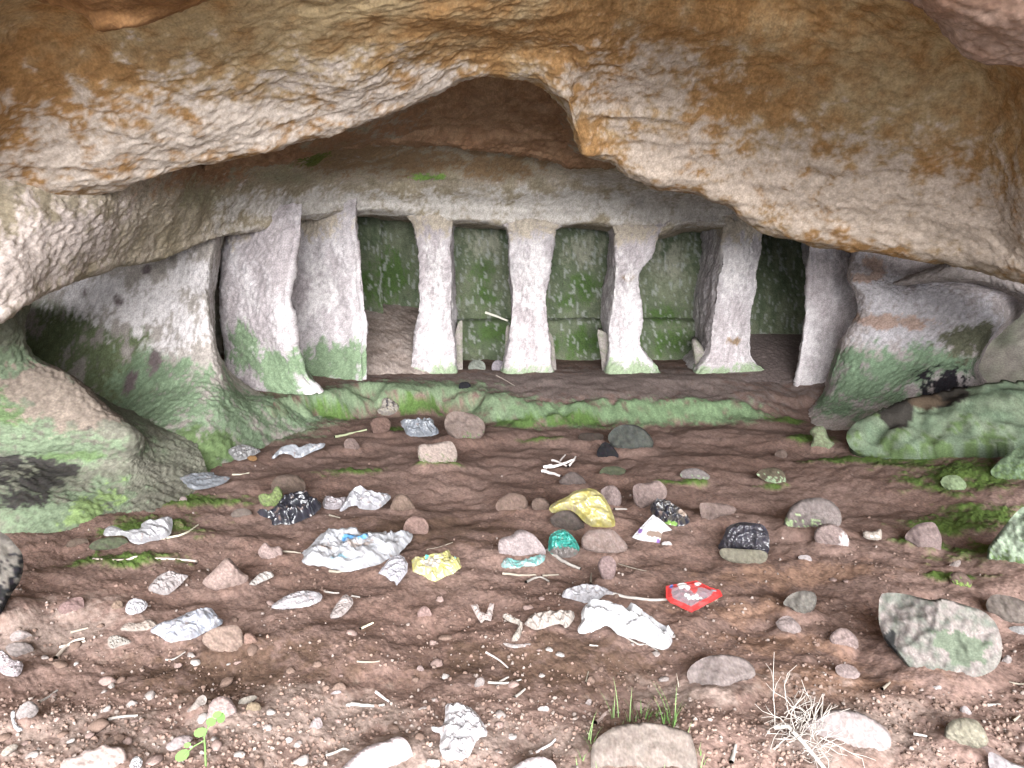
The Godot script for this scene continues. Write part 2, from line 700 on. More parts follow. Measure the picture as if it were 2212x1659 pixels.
func front_ceiling() -> void:
	# columns: sheet u, then (v, distance) for: near, middle, above lip, lip, then behind the lip
	var cols := [
		[-900, [-300, 1.9], [100, 2.2], [380, 2.5], [600, 2.8], [700, 3.0], [640, 3.4]],
		[-350, [-200, 2.1], [50, 2.4], [280, 2.8], [450, 3.3], [520, 3.55], [470, 3.9]],
		[0, [-120, 2.2], [80, 2.6], [250, 3.1], [380, 3.75], [438, 4.15], [400, 4.6]],
		[250, [-110, 2.3], [80, 2.8], [230, 3.4], [350, 4.05], [412, 4.4], [370, 4.9]],
		[500, [-110, 2.4], [70, 3.0], [190, 3.6], [290, 4.3], [342, 4.6], [290, 5.2]],
		[700, [-110, 2.5], [60, 3.1], [160, 3.8], [245, 4.5], [290, 4.75], [235, 5.4]],
		[860, [-110, 2.5], [50, 3.2], [130, 3.9], [205, 4.6], [245, 4.8], [190, 5.5]],
		[1000, [-110, 2.5], [40, 3.3], [100, 4.0], [150, 4.6], [182, 4.85], [120, 5.5]],
		[1085, [-110, 2.5], [40, 3.3], [95, 4.0], [145, 4.6], [176, 4.9], [120, 5.6]],
		[1160, [-110, 2.5], [40, 3.3], [95, 4.0], [150, 4.6], [186, 4.9], [140, 5.7]],
		[1225, [-110, 2.5], [40, 3.4], [110, 4.1], [185, 4.7], [235, 4.95], [220, 5.8]],
		[1262, [-110, 2.5], [40, 3.4], [140, 4.3], [250, 4.95], [335, 5.25], [310, 6.0]],
		[1320, [-110, 2.5], [40, 3.4], [150, 4.4], [275, 5.1], [358, 5.4], [330, 6.2]],
		[1400, [-110, 2.5], [50, 3.5], [170, 4.5], [310, 5.2], [398, 5.5], [370, 6.4]],
		[1530, [-110, 2.5], [70, 3.6], [190, 4.6], [340, 5.3], [422, 5.6], [400, 6.5]],
		[1640, [-110, 2.7], [90, 4.0], [230, 4.85], [400, 5.4], [492, 5.7], [460, 6.6]],
		[1760, [-110, 3.0], [110, 4.4], [280, 4.95], [440, 5.3], [521, 5.6], [490, 6.5]],
		[1950, [-110, 3.2], [140, 4.5], [340, 4.85], [475, 5.0], [551, 5.3], [520, 6.2]],
		[2130, [-100, 3.1], [160, 4.3], [390, 4.6], [505, 4.6], [581, 4.9], [550, 5.8]],
		[2300, [-100, 2.6], [200, 3.5], [440, 4.0], [570, 4.3], [650, 4.5], [620, 5.4]],
		[2700, [-100, 2.1], [260, 2.8], [560, 3.3], [720, 3.6], [820, 3.8], [780, 4.5]],
		[3300, [-100, 1.9], [400, 2.3], [700, 2.6], [880, 2.8], [980, 3.0], [950, 3.6]]]
	var rows := [[], [], [], [], [], [], [], [], []]
	for i in cols.size():
		var k := float(i) / (cols.size() - 1)
		var x := lerpf(-5.5, 5.5, k)
		rows[0].append(Vector3(x, 5.2, 2.9))  # unseen roof carried out over the camera to cut light on the foreground
		rows[1].append(Vector3(x, 3.3 - 0.02 * x * x, 2.3))
		rows[2].append(Vector3(x * 0.85, 3.05 - 0.03 * x * x, -0.6))
		for j in 6:
			var dist: float = cols[i][j + 1][1]
			if j < 4 and cols[i][0] > -300 and cols[i][0] < 2250: dist = maxf(dist, (lut(cols[i][0], [[-300, 3.7], [0, 4.15], [250, 4.4], [500, 4.6], [860, 4.85], [1160, 5.05], [1400, 5.35], [1640, 5.65], [1760, 5.6], [1950, 5.3], [2130, 4.9], [2300, 4.5]]) if j < 3 else cols[i][5][1]) * [0.72, 0.83, 0.90, 0.955][j])
			rows[j + 3].append(at(cols[i][0], cols[i][j + 1][0], dist))
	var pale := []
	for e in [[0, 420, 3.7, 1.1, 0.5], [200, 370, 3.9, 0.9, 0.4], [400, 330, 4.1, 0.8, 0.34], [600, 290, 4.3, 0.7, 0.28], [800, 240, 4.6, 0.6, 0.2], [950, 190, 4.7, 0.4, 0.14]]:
		pale.append(blob(e[0], e[1], e[2], e[3], e[4], 0.8, PALE, 1.6))  # pale lip rock, its tone partly standing in for light along the edge
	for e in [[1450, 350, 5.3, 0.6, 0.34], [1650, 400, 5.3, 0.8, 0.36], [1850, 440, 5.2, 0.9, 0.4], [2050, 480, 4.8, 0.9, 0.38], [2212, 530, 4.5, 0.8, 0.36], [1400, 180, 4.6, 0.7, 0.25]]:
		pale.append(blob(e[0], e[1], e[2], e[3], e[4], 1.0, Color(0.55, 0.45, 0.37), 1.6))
	for e in [[420, 120, 3.1, 0.5], [100, 100, 2.6, 0.3], [780, 20, 3.0, 0.3]]:
		pale.append(blob(e[0], e[1], e[2], e[3], 0.3, 0.35, Color(0.36, 0.20, 0.085), 1.6))
	for e in [[2120, 370, 4.1, 0.22], [2180, 330, 3.9, 0.16], [1560, 20, 3.2, 0.25]]:
		pale.append(blob(e[0], e[1], e[2], e[3], 0.2, e[3], Color(0.36, 0.20, 0.11), 1.8))
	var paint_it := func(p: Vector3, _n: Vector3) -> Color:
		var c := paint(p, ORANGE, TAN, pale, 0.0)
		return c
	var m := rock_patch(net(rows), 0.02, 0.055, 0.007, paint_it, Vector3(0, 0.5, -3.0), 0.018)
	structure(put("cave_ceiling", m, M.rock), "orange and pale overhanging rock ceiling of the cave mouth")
	# nearer bosses of rock at both upper corners; near_r has an unseen added shading lip
	var near_r := [
		[[1250, -520, 2.9], [1400, -520, 2.75], [1600, -520, 2.65], [1800, -520, 2.55], [1930, -520, 2.47], [2050, -520, 2.34], [2200, -520, 2.27], [2400, -520, 2.21], [2900, -520, 2.08], [3800, -520, 1.95]],
		[[1250, -330, 2.95], [1400, -250, 2.85], [1600, -200, 2.8], [1800, -150, 2.8], [1940, -60, 2.79], [2030, -60, 2.60], [2200, -60, 2.47], [2400, -40, 2.41], [2900, 0, 2.27], [3800, 60, 2.08]],
		[[1250, -270, 3.05], [1400, -170, 2.95], [1600, -110, 2.95], [1800, -60, 2.95], [1965, 0, 2.99], [2040, 40, 2.79], [2150, 80, 2.73], [2400, 120, 2.60], [2900, 170, 2.47], [3800, 240, 2.27]],
		[[1250, -230, 3.2], [1400, -110, 3.1], [1600, -62, 3.1], [1800, -30, 3.1], [1985, 20, 3.12], [2060, 85, 2.99], [2140, 130, 2.93], [2400, 175, 2.79], [2900, 230, 2.67], [3800, 300, 2.47]],
		[[1250, -270, 3.5], [1400, -150, 3.5], [1600, -100, 3.5], [1800, -60, 3.5], [2000, -10, 3.51], [2070, 50, 3.44], [2160, 90, 3.38], [2400, 120, 3.25], [2900, 150, 3.12], [3800, 200, 2.86]]]
	var pr := func(p: Vector3, _n: Vector3) -> Color: return paint(p, Color(0.30, 0.18, 0.13), Color(0.38, 0.27, 0.22), [], 0.0)
	structure(put("cave_ceiling", rock_patch(net(near_r), 0.018, 0.05, 0.008, pr, Vector3(0, 0.5, -1.0), 0.012), M.rock), "pinkish rock boss hanging at the cave mouth, with an unseen lip added to shade the ceiling")
	var near_l := [
		[[-100, -520, 2.56], [80, -520, 2.56], [250, -520, 2.56], [420, -520, 2.56], [600, -520, 2.56]],
		[[-100, -100, 2.84], [100, -80, 2.84], [250, -80, 2.84], [420, -80, 2.84], [600, -120, 2.84]],
		[[-60, -30, 3.10], [140, 0, 3.10], [230, 20, 3.10], [400, 0, 3.10], [560, -60, 3.10]],
		[[-20, -10, 3.24], [165, 30, 3.24], [225, 62, 3.24], [340, 34, 3.24], [500, -20, 3.24]],
		[[0, -60, 3.78], [170, -10, 3.78], [230, 10, 3.78], [340, -10, 3.78], [500, -60, 3.78]]]
	var pl := func(p: Vector3, _n: Vector3) -> Color: return paint(p, Color(0.26, 0.125, 0.05), Color(0.31, 0.165, 0.075), [], 0.0)
	structure(put("cave_ceiling", rock_patch(net(near_l), 0.018, 0.04, 0.008, pl, Vector3(0, 0.5, -1.0), 0.012), M.rock), "orange rock boss hanging at the cave mouth")

func inner_vault() -> void:
	var cols := [
		[-900, [380, 2.9], [480, 2.95], [600, 2.95], [720, 2.95], [850, 2.95], [950, 2.95], [1000, 3.0], [960, 3.6]],
		[-300, [330, 3.5], [440, 3.5], [540, 3.45], [620, 3.4], [700, 3.35], [770, 3.35], [815, 3.4], [780, 4.2]],
		[0, [350, 4.0], [430, 3.95], [490, 3.9], [540, 3.85], [600, 3.8], [655, 3.8], [690, 3.85], [660, 4.8]],
		[110, [340, 4.25], [425, 4.2], [470, 4.15], [520, 4.15], [560, 4.15], [600, 4.2], [628, 4.3], [600, 5.2]],
		[240, [330, 4.6], [410, 4.6], [445, 4.62], [485, 4.68], [520, 4.75], [553, 4.85], [576, 5.0], [555, 5.9]],
		[340, [300, 4.95], [385, 5.05], [425, 5.15], [460, 5.25], [500, 5.35], [535, 5.45], [558, 5.55], [540, 6.4]],
		[470, [260, 5.4], [345, 5.7], [385, 5.9], [425, 6.05], [460, 6.2], [495, 6.25], [518, 6.3], [500, 7.1]],
		[540, [240, 5.6], [330, 5.95], [370, 6.2], [405, 6.4], [440, 6.55], [475, 6.65], [498, 6.7], [485, 7.6]],
		[640, [210, 5.7], [305, 6.1], [350, 6.5], [385, 6.8], [415, 7.0], [450, 7.1], [476, 7.15], [468, 8.2]],
		[760, [180, 5.8], [275, 6.2], [320, 6.7], [362, 7.15], [400, 7.45], [435, 7.62], [459, 7.7], [465, 8.9]],
		[885, [150, 5.9], [230, 6.3], [300, 6.9], [352, 7.4], [395, 7.65], [432, 7.8], [465, 7.95], [478, 9.0]],
		[935, [130, 5.9], [210, 6.3], [290, 6.9], [350, 7.4], [398, 7.68], [440, 7.88], [480, 7.97], [490, 9.0]],
		[1044, [120, 5.9], [190, 6.35], [270, 6.9], [345, 7.45], [402, 7.7], [445, 7.92], [482, 7.97], [490, 9.0]],
		[1145, [130, 5.9], [200, 6.4], [280, 6.9], [350, 7.45], [408, 7.72], [450, 7.92], [490, 7.97], [495, 9.0]],
		[1260, [200, 6.1], [290, 6.5], [340, 7.0], [375, 7.5], [408, 7.75], [445, 7.92], [481, 7.97], [490, 9.0]],
		[1365, [260, 6.2], [340, 6.7], [372, 7.2], [392, 7.55], [412, 7.75], [450, 7.87], [500, 7.99], [505, 9.0]],
		[1425, [290, 6.3], [355, 6.8], [385, 7.3], [402, 7.6], [420, 7.78], [455, 7.95], [510, 7.99], [515, 9.0]],
		[1490, [310, 6.4], [370, 6.9], [395, 7.35], [412, 7.65], [428, 7.8], [455, 7.95], [488, 7.99], [495, 9.0]],
		[1580, [340, 6.5], [390, 7.0], [415, 7.4], [430, 7.7], [445, 7.88], [468, 7.97], [492, 7.99], [500, 9.0]],
		[1700, [390, 6.6], [420, 7.1], [440, 7.5], [452, 7.75], [465, 7.92], [480, 7.97], [498, 7.99], [505, 10.0]],
		[1860, [440, 6.4], [460, 6.9], [475, 7.3], [485, 7.5], [495, 7.6], [510, 7.65], [525, 7.7], [530, 9.5]],
		[2200, [500, 6.2], [510, 6.5], [520, 6.7], [530, 6.8], [545, 6.85], [560, 6.9], [580, 6.9], [590, 8.5]],
		[2800, [560, 5.6], [580, 5.7], [600, 5.8], [620, 5.85], [640, 5.9], [670, 5.9], [700, 5.9], [720, 7.0]]]
	var rows := [[], [], [], [], [], [], [], []]
	for c in cols:
		for j in 8:
			rows[j].append(at(c[0], c[j + 1][0], c[j + 1][1]))
	var pat := []
	for e in [[1000, 250, 6.7, 0.9], [700, 310, 6.4, 0.6], [1200, 270, 6.5, 0.6], [450, 350, 5.7, 0.35]]:
		pat.append(blob(e[0], e[1], e[2], e[3], 0.3, 0.9, Color(0.32, 0.18, 0.105), 2.0))
	for e in [[900, 350, 7.3, 0.7], [1080, 360, 7.5, 0.5], [700, 345, 6.8, 0.4]]:
		pat.append(blob(e[0], e[1], e[2], e[3], 0.14, 0.7, Color(0.25, 0.165, 0.095), 2.0))
	for e in [[40, 560, 3.8, 0.5, 0.3], [150, 520, 4.3, 0.5, 0.22], [-100, 640, 3.6, 0.6, 0.3]]:
		pat.append(blob(e[0], e[1], e[2], e[3], e[4], 0.6, Color(0.56, 0.48, 0.44), 2.2))
	for e in [[420, 430, 5.9, 0.5, 0.14], [640, 385, 6.6, 0.4, 0.1]]:
		pat.append(blob(e[0], e[1], e[2], e[3], e[4], 0.6, Color(0.30, 0.27, 0.18), 1.6))
	for e in [[560, 500, 6.6, 0.5, 0.12], [900, 440, 7.8, 0.5, 0.16], [1150, 460, 7.85, 0.6, 0.18], [1400, 470, 7.9, 0.6, 0.14], [1320, 385, 7.4, 0.4, 0.06]]:
		pat.append(blob(e[0], e[1], e[2], e[3], e[4], 0.5, Color(0.52, 0.47, 0.42), 2.0))
	for u in range(500, 1680, 90):
		pat.append(blob(u, 446, lut(u, [[500, 6.4], [640, 7.05], [760, 7.65], [900, 7.9], [1700, 7.9]]), 0.42, 0.2, 0.4, Color(0.53, 0.49, 0.45), 2.0))
	pat.append(blob(925, 382, 7.55, 0.16, 0.035, 0.12, Color(0.22, 0.36, 0.09), 9.0))
	pat.append(blob(685, 350, 6.6, 0.14, 0.07, 0.2, Color(0.10, 0.12, 0.025), 5.0))
	var paint_it := func(p: Vector3, _n: Vector3) -> Color: return paint(p, Color(0.38, 0.32, 0.23), Color(0.50, 0.43, 0.35), pat, 0.55)
	var m := rock_patch(net(rows), 0.02, 0.045, 0.010, paint_it, Vector3(0, 0.8, -3.0), 0.008)
	structure(put("inner_vault", m, M.rock), "brown inner vault running down into the pale lintel above the niches")
	# the broken edge of a thinner bed of rock that stops short of the lintel
	var edge := [[440, 365, 5.5], [520, 352, 5.8], [640, 338, 6.35], [720, 322, 6.6], [820, 312, 6.85], [920, 318, 7.0], [1000, 320, 7.05], [1090, 332, 7.1], [1180, 345, 7.1], [1260, 360, 7.1], [1330, 352, 6.9]]
	var br := [[], [], [], []]
	for e in edge:
		br[0].append(at(e[0], e[1] - 165, e[2] - 1.0))
		br[1].append(at(e[0], e[1] - 40, e[2] - 0.25))
		br[2].append(at(e[0], e[1], e[2]))
		br[3].append(at(e[0], e[1] - 14, e[2] + 0.25))
	var pb := func(p: Vector3, _n: Vector3) -> Color: return paint(p, Color(0.32, 0.175, 0.10), Color(0.38, 0.235, 0.145), [], 0.0)
	structure(put("inner_vault", rock_patch(net(br), 0.02, 0.03, 0.018, pb, Vector3(0, 0.8, -3.0), 0.04), M.rock), "reddish brown bed of rock ending in a ragged edge under the vault")

# one pillar: levels of [v, left u, right u], standing at distance d, running back by depth
func pillar(parent: Node3D, levels: Array, d: float, depth: float, painter: Callable, follow := false, skew_l := 0.0) -> void:
	var rows := []
	for n in levels.size():
		var l: Array = levels[n]
		var dd := d + (0.16 if n == 0 else 0.05 if n == 1 else 0.0)
		var more := 0.0 if skew_l > 0.0 else 6.0
		var a := at(l[1] - more, l[0], dd)
		var b := at(l[2] + more, l[0], dd)
		var w := (b.x - a.x)
		var r := minf(0.07, w * 0.25)
		var off := Vector3.ZERO
		var line := []
		var k := 1.0 if follow else 0.0
		line.append(Vector3(a.x * (1.0 + k * depth / d) + 0.05, a.y, a.z - depth) + Vector3(-skew_l * 0.2, 0, 0))
		line.append(Vector3(a.x * (1.0 + k * 0.5 * depth / d) + 0.01, a.y, a.z - depth * 0.5 - skew_l * 0.5))
		line.append(Vector3(a.x - 0.004, a.y, a.z - r * 1.2 - skew_l))
		line.append(Vector3(a.x + r * 0.25, a.y, a.z - r * 0.25 - skew_l * 0.9))
		line.append(Vector3(a.x + r * 1.3, a.y, a.z + 0.012 - skew_l * 0.7))
		line.append(Vector3((a.x + b.x) * 0.5, a.y, a.z + 0.03 - skew_l * 0.4))
		line.append(Vector3(b.x - r * 1.3, a.y, b.z + 0.012))
		line.append(Vector3(b.x - r * 0.25, a.y, b.z - r * 0.25))
		line.append(Vector3(b.x + 0.004, a.y, b.z - r * 1.2))
		var kr := 1.0 if skew_l > 0.0 else 0.0
		line.append(Vector3(b.x * (1.0 + kr * 0.5 * depth / d) - 0.01 - 0.05 * kr, a.y, b.z - depth * 0.5))
		line.append(Vector3(b.x * (1.0 + kr * depth / d) - 0.05 - 0.08 * kr, a.y, b.z - depth))
		rows.append(line)
	put("pillar", rock_patch(rows, 0.018, 0.06, 0.013, painter, Vector3(0, 1.2, 0.0)), M.rock, parent)

func niche_wall() -> void:
	var wall := Node3D.new()
	wall.name = numbered("tomb_facade")
	add_child(wall)
	tag(wall, "row of pale pillars and dark mossy niches cut into the back rock", "facade")
	var green := []
	for u in range(900, 1660, 60):
		green.append(blob(u, 812, 7.9, 0.2, 0.13, 0.3, Color(0.27, 0.33, 0.22), 2.6))
	for e in [[600, 790, 6.75], [640, 790, 6.8], [560, 800, 6.8], [520, 780, 6.9], [530, 730, 6.9], [600, 830, 6.75], [700, 770, 7.6], [750, 775, 7.5], [680, 800, 7.6], [740, 805, 7.5]]:
		green.append(blob(e[0], e[1], e[2], 0.25, 0.16, 0.3, ALGAE, 3.0))
	green.append(blob(545, 760, 7.3, 0.08, 0.09, 0.3, Color(0.12, 0.10, 0.10), 2.5))
	for e in [[1352, 600], [1585, 737]]:
		green.append(blob(e[0], e[1], 7.9, 0.09, 0.04, 0.2, Color(0.27, 0.19, 0.13), 2.5))
	for e in [[940, 600, 7.9, 0.15, 0.4], [1145, 620, 7.9, 0.2, 0.4], [1590, 560, 7.9, 0.2, 0.3], [600, 650, 7.2, 0.25, 0.4], [700, 620, 7.8, 0.2, 0.3], [1330, 600, 8.2, 0.2, 0.4]]:
		green.append(blob(e[0], e[1], e[2], e[3], e[4], 0.4, WHITE, 2.0))
	for e in [[935, 480, 7.9], [1145, 480, 7.9], [1360, 500, 7.9], [1580, 485, 7.9], [710, 480, 7.8], [580, 505, 7.2]]:
		green.append(blob(e[0], e[1], e[2], 0.4, 0.16, 0.4, Color(0.44, 0.38, 0.31), 2.4))
	var pp := func(p: Vector3, _n: Vector3) -> Color: return paint(p, LILAC, Color(0.60, 0.56, 0.57), green, 0.5)
	# levels: [v, left, right]
	pillar(wall, [[440, 470, 648], [475, 460, 644], [500, 452, 641], [549, 440, 632], [600, 440, 622], [645, 440, 617], [703, 440, 626], [747, 440, 634], [785, 440, 648], [815, 440, 660], [850, 440, 690]], 6.72, 1.5, pp, false, 0.45)
	pillar(wall, [[415, 600, 768], [445, 600, 766], [465, 600, 765], [498, 590, 764], [556, 590, 772], [617, 590, 781], [686, 590, 786], [737, 590, 788], [780, 590, 790], [840, 590, 790]], 7.5, 1.5, pp, false, 0.45)
	pillar(wall, [[425, 840, 1010], [455, 868, 998], [468, 886, 982], [485, 895, 972], [505, 899, 969], [532, 904, 967], [569, 907, 968], [617, 907, 970], [651, 907, 972], [686, 905, 975], [737, 902, 974], [771, 897, 973], [800, 890, 975], [840, 880, 985]], 7.9, 1.0, pp)
	pillar(wall, [[435, 1050, 1240], [470, 1080, 1218], [483, 1094, 1202], [494, 1104, 1190], [512, 1109, 1186], [549, 1110, 1184], [617, 1110, 1180], [706, 1108, 1178], [760, 1105, 1179], [800, 1100, 1186], [840, 1090, 1200]], 7.9, 0.95, pp)
	pillar(wall, [[435, 1290, 1480], [474, 1318, 1458], [486, 1330, 1444], [500, 1335, 1432], [515, 1336, 1422], [549, 1336, 1405], [573, 1336, 1386], [597, 1334, 1375], [651, 1328, 1379], [696, 1322, 1381], [747, 1324, 1384], [775, 1326, 1402], [795, 1322, 1420], [840, 1310, 1440]], 7.9, 0.95, pp)
	pillar(wall, [[440, 1540, 1690], [470, 1560, 1662], [487, 1572, 1646], [515, 1573, 1638], [569, 1567, 1630], [617, 1558, 1624], [651, 1552, 1621], [720, 1545, 1618], [764, 1541, 1620], [785, 1530, 1630], [800, 1515, 1650], [840, 1500, 1670]], 7.9, 1.25, pp)
	pillar(wall, [[460, 1762, 1850], [523, 1762, 1852], [583, 1760, 1860], [645, 1757, 1872], [700, 1750, 1866], [745, 1745, 1850], [781, 1740, 1835], [800, 1736, 1830], [850, 1730, 1830]], 7.6, 1.6, pp, true)
	# backs of the niches
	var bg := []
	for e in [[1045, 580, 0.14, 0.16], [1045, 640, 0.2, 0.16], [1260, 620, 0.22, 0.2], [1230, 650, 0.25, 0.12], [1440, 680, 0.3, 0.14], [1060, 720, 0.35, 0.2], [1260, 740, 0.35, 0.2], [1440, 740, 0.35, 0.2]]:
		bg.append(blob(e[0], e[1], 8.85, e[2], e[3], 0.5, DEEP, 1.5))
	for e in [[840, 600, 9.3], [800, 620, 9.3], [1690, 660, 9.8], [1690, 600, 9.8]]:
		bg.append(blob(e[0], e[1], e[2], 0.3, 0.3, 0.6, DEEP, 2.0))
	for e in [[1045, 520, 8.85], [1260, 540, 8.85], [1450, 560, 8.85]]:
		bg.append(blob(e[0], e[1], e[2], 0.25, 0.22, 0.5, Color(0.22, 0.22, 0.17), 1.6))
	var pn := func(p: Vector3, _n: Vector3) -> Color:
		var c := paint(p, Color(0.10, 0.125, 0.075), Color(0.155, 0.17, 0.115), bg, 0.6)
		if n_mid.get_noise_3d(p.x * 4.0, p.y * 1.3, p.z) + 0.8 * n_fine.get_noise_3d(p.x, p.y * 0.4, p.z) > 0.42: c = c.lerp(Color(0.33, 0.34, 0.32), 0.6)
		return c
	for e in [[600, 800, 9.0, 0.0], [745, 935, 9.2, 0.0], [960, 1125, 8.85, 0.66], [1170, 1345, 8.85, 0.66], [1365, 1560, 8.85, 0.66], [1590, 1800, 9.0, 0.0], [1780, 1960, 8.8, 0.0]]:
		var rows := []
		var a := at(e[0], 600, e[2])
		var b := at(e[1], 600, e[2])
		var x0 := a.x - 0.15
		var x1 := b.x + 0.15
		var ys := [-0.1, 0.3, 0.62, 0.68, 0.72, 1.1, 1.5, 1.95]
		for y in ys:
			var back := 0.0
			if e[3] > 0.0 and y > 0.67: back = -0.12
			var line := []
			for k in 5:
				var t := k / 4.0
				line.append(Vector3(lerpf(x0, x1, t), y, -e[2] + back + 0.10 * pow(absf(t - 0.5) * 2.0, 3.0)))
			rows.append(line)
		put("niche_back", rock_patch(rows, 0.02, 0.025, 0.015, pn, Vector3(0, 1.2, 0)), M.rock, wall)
	# earth heaped inside the two deep niches, low ridges left at the sides of the three basins
	var pe := func(p: Vector3, _n: Vector3) -> Color: return paint(p, Color(0.28, 0.22, 0.19), Color(0.36, 0.30, 0.27), [], 0.0)
	var pg := func(p: Vector3, _n: Vector3) -> Color: return paint(p, Color(0.26, 0.205, 0.195), Color(0.21, 0.165, 0.155), [], 0.0)
	var heap := []
	for e in [[7.75, 0.2], [8.0, 0.36], [8.5, 0.58], [9.0, 0.78], [9.5, 0.92]]:
		heap.append([Vector3(-1.85 * e[0] / 8.0, e[1], -e[0]), Vector3(-1.5 * e[0] / 8.0, e[1] + 0.02, -e[0]), Vector3(-1.2 * e[0] / 8.0, e[1] - 0.02, -e[0]), Vector3(-0.85 * e[0] / 8.0, e[1] - 0.05, -e[0])])
	put("earth_heap", rock_patch(net(heap), 0.025, 0.04, 0.015, pe, Vector3(0, 3.0, -4)), M.soil, wall)
	heap = []
	for e in [[7.6, 0.16], [7.9, 0.235], [8.3, 0.32], [8.7, 0.42], [9.1, 0.52]]:
		heap.append([Vector3(2.2 * e[0] / 8.0, e[1], -e[0]), Vector3(2.6 * e[0] / 8.0, e[1] + 0.01, -e[0]), Vector3(2.9 * e[0] / 8.0, e[1], -e[0]), Vector3(3.5 * e[0] / 8.0, e[1], -e[0])])
	put("earth_heap", rock_patch(net(heap), 0.025, 0.02, 0.01, pg, Vector3(0, 3.0, -4)), M.soil, wall)
	for e in [[[999, 684, 988, 700, 978, 750, 972, 812, 1000, 812, 999, 740]], [[1092, 706, 1104, 698, 1110, 760, 1108, 812, 1090, 812, 1091, 760]], [[1178, 712, 1194, 722, 1201, 780, 1203, 815, 1178, 815]], [[1288, 711, 1304, 715, 1317, 726, 1328, 780, 1330, 815, 1302, 815, 1298, 770]], [[1492, 731, 1508, 735, 1530, 770, 1540, 805, 1504, 805, 1498, 770]]]:
		var g := at(e[0][0], 700, 8.1)
		var b := body(on_sheet("P", e[0]), {"ground": Vector3(g.x, 0.2, g.z), "tilt": 88.0, "front": 0.35, "rear": 4.0, "n": 26, "color": Color(0.30, 0.26, 0.25), "alt": Color(0.22, 0.22, 0.17), "seed": e[0][0] * 0.01})
		put("basin_ridge", b[0], M.rock, wall, b[1])

# the lowest rows of a net go into the floor
func sunk(a: Array, n: int) -> Array:
	for k in n:
		var line: Array = a[a.size() - 1 - k]
		for j in line.size():
			var p: Vector3 = line[j]
			line[j] = Vector3(p.x, minf(p.y, floor_h(p.x, p.z) - (0.10 if k == 0 else 0.0)), p.z)
	return a

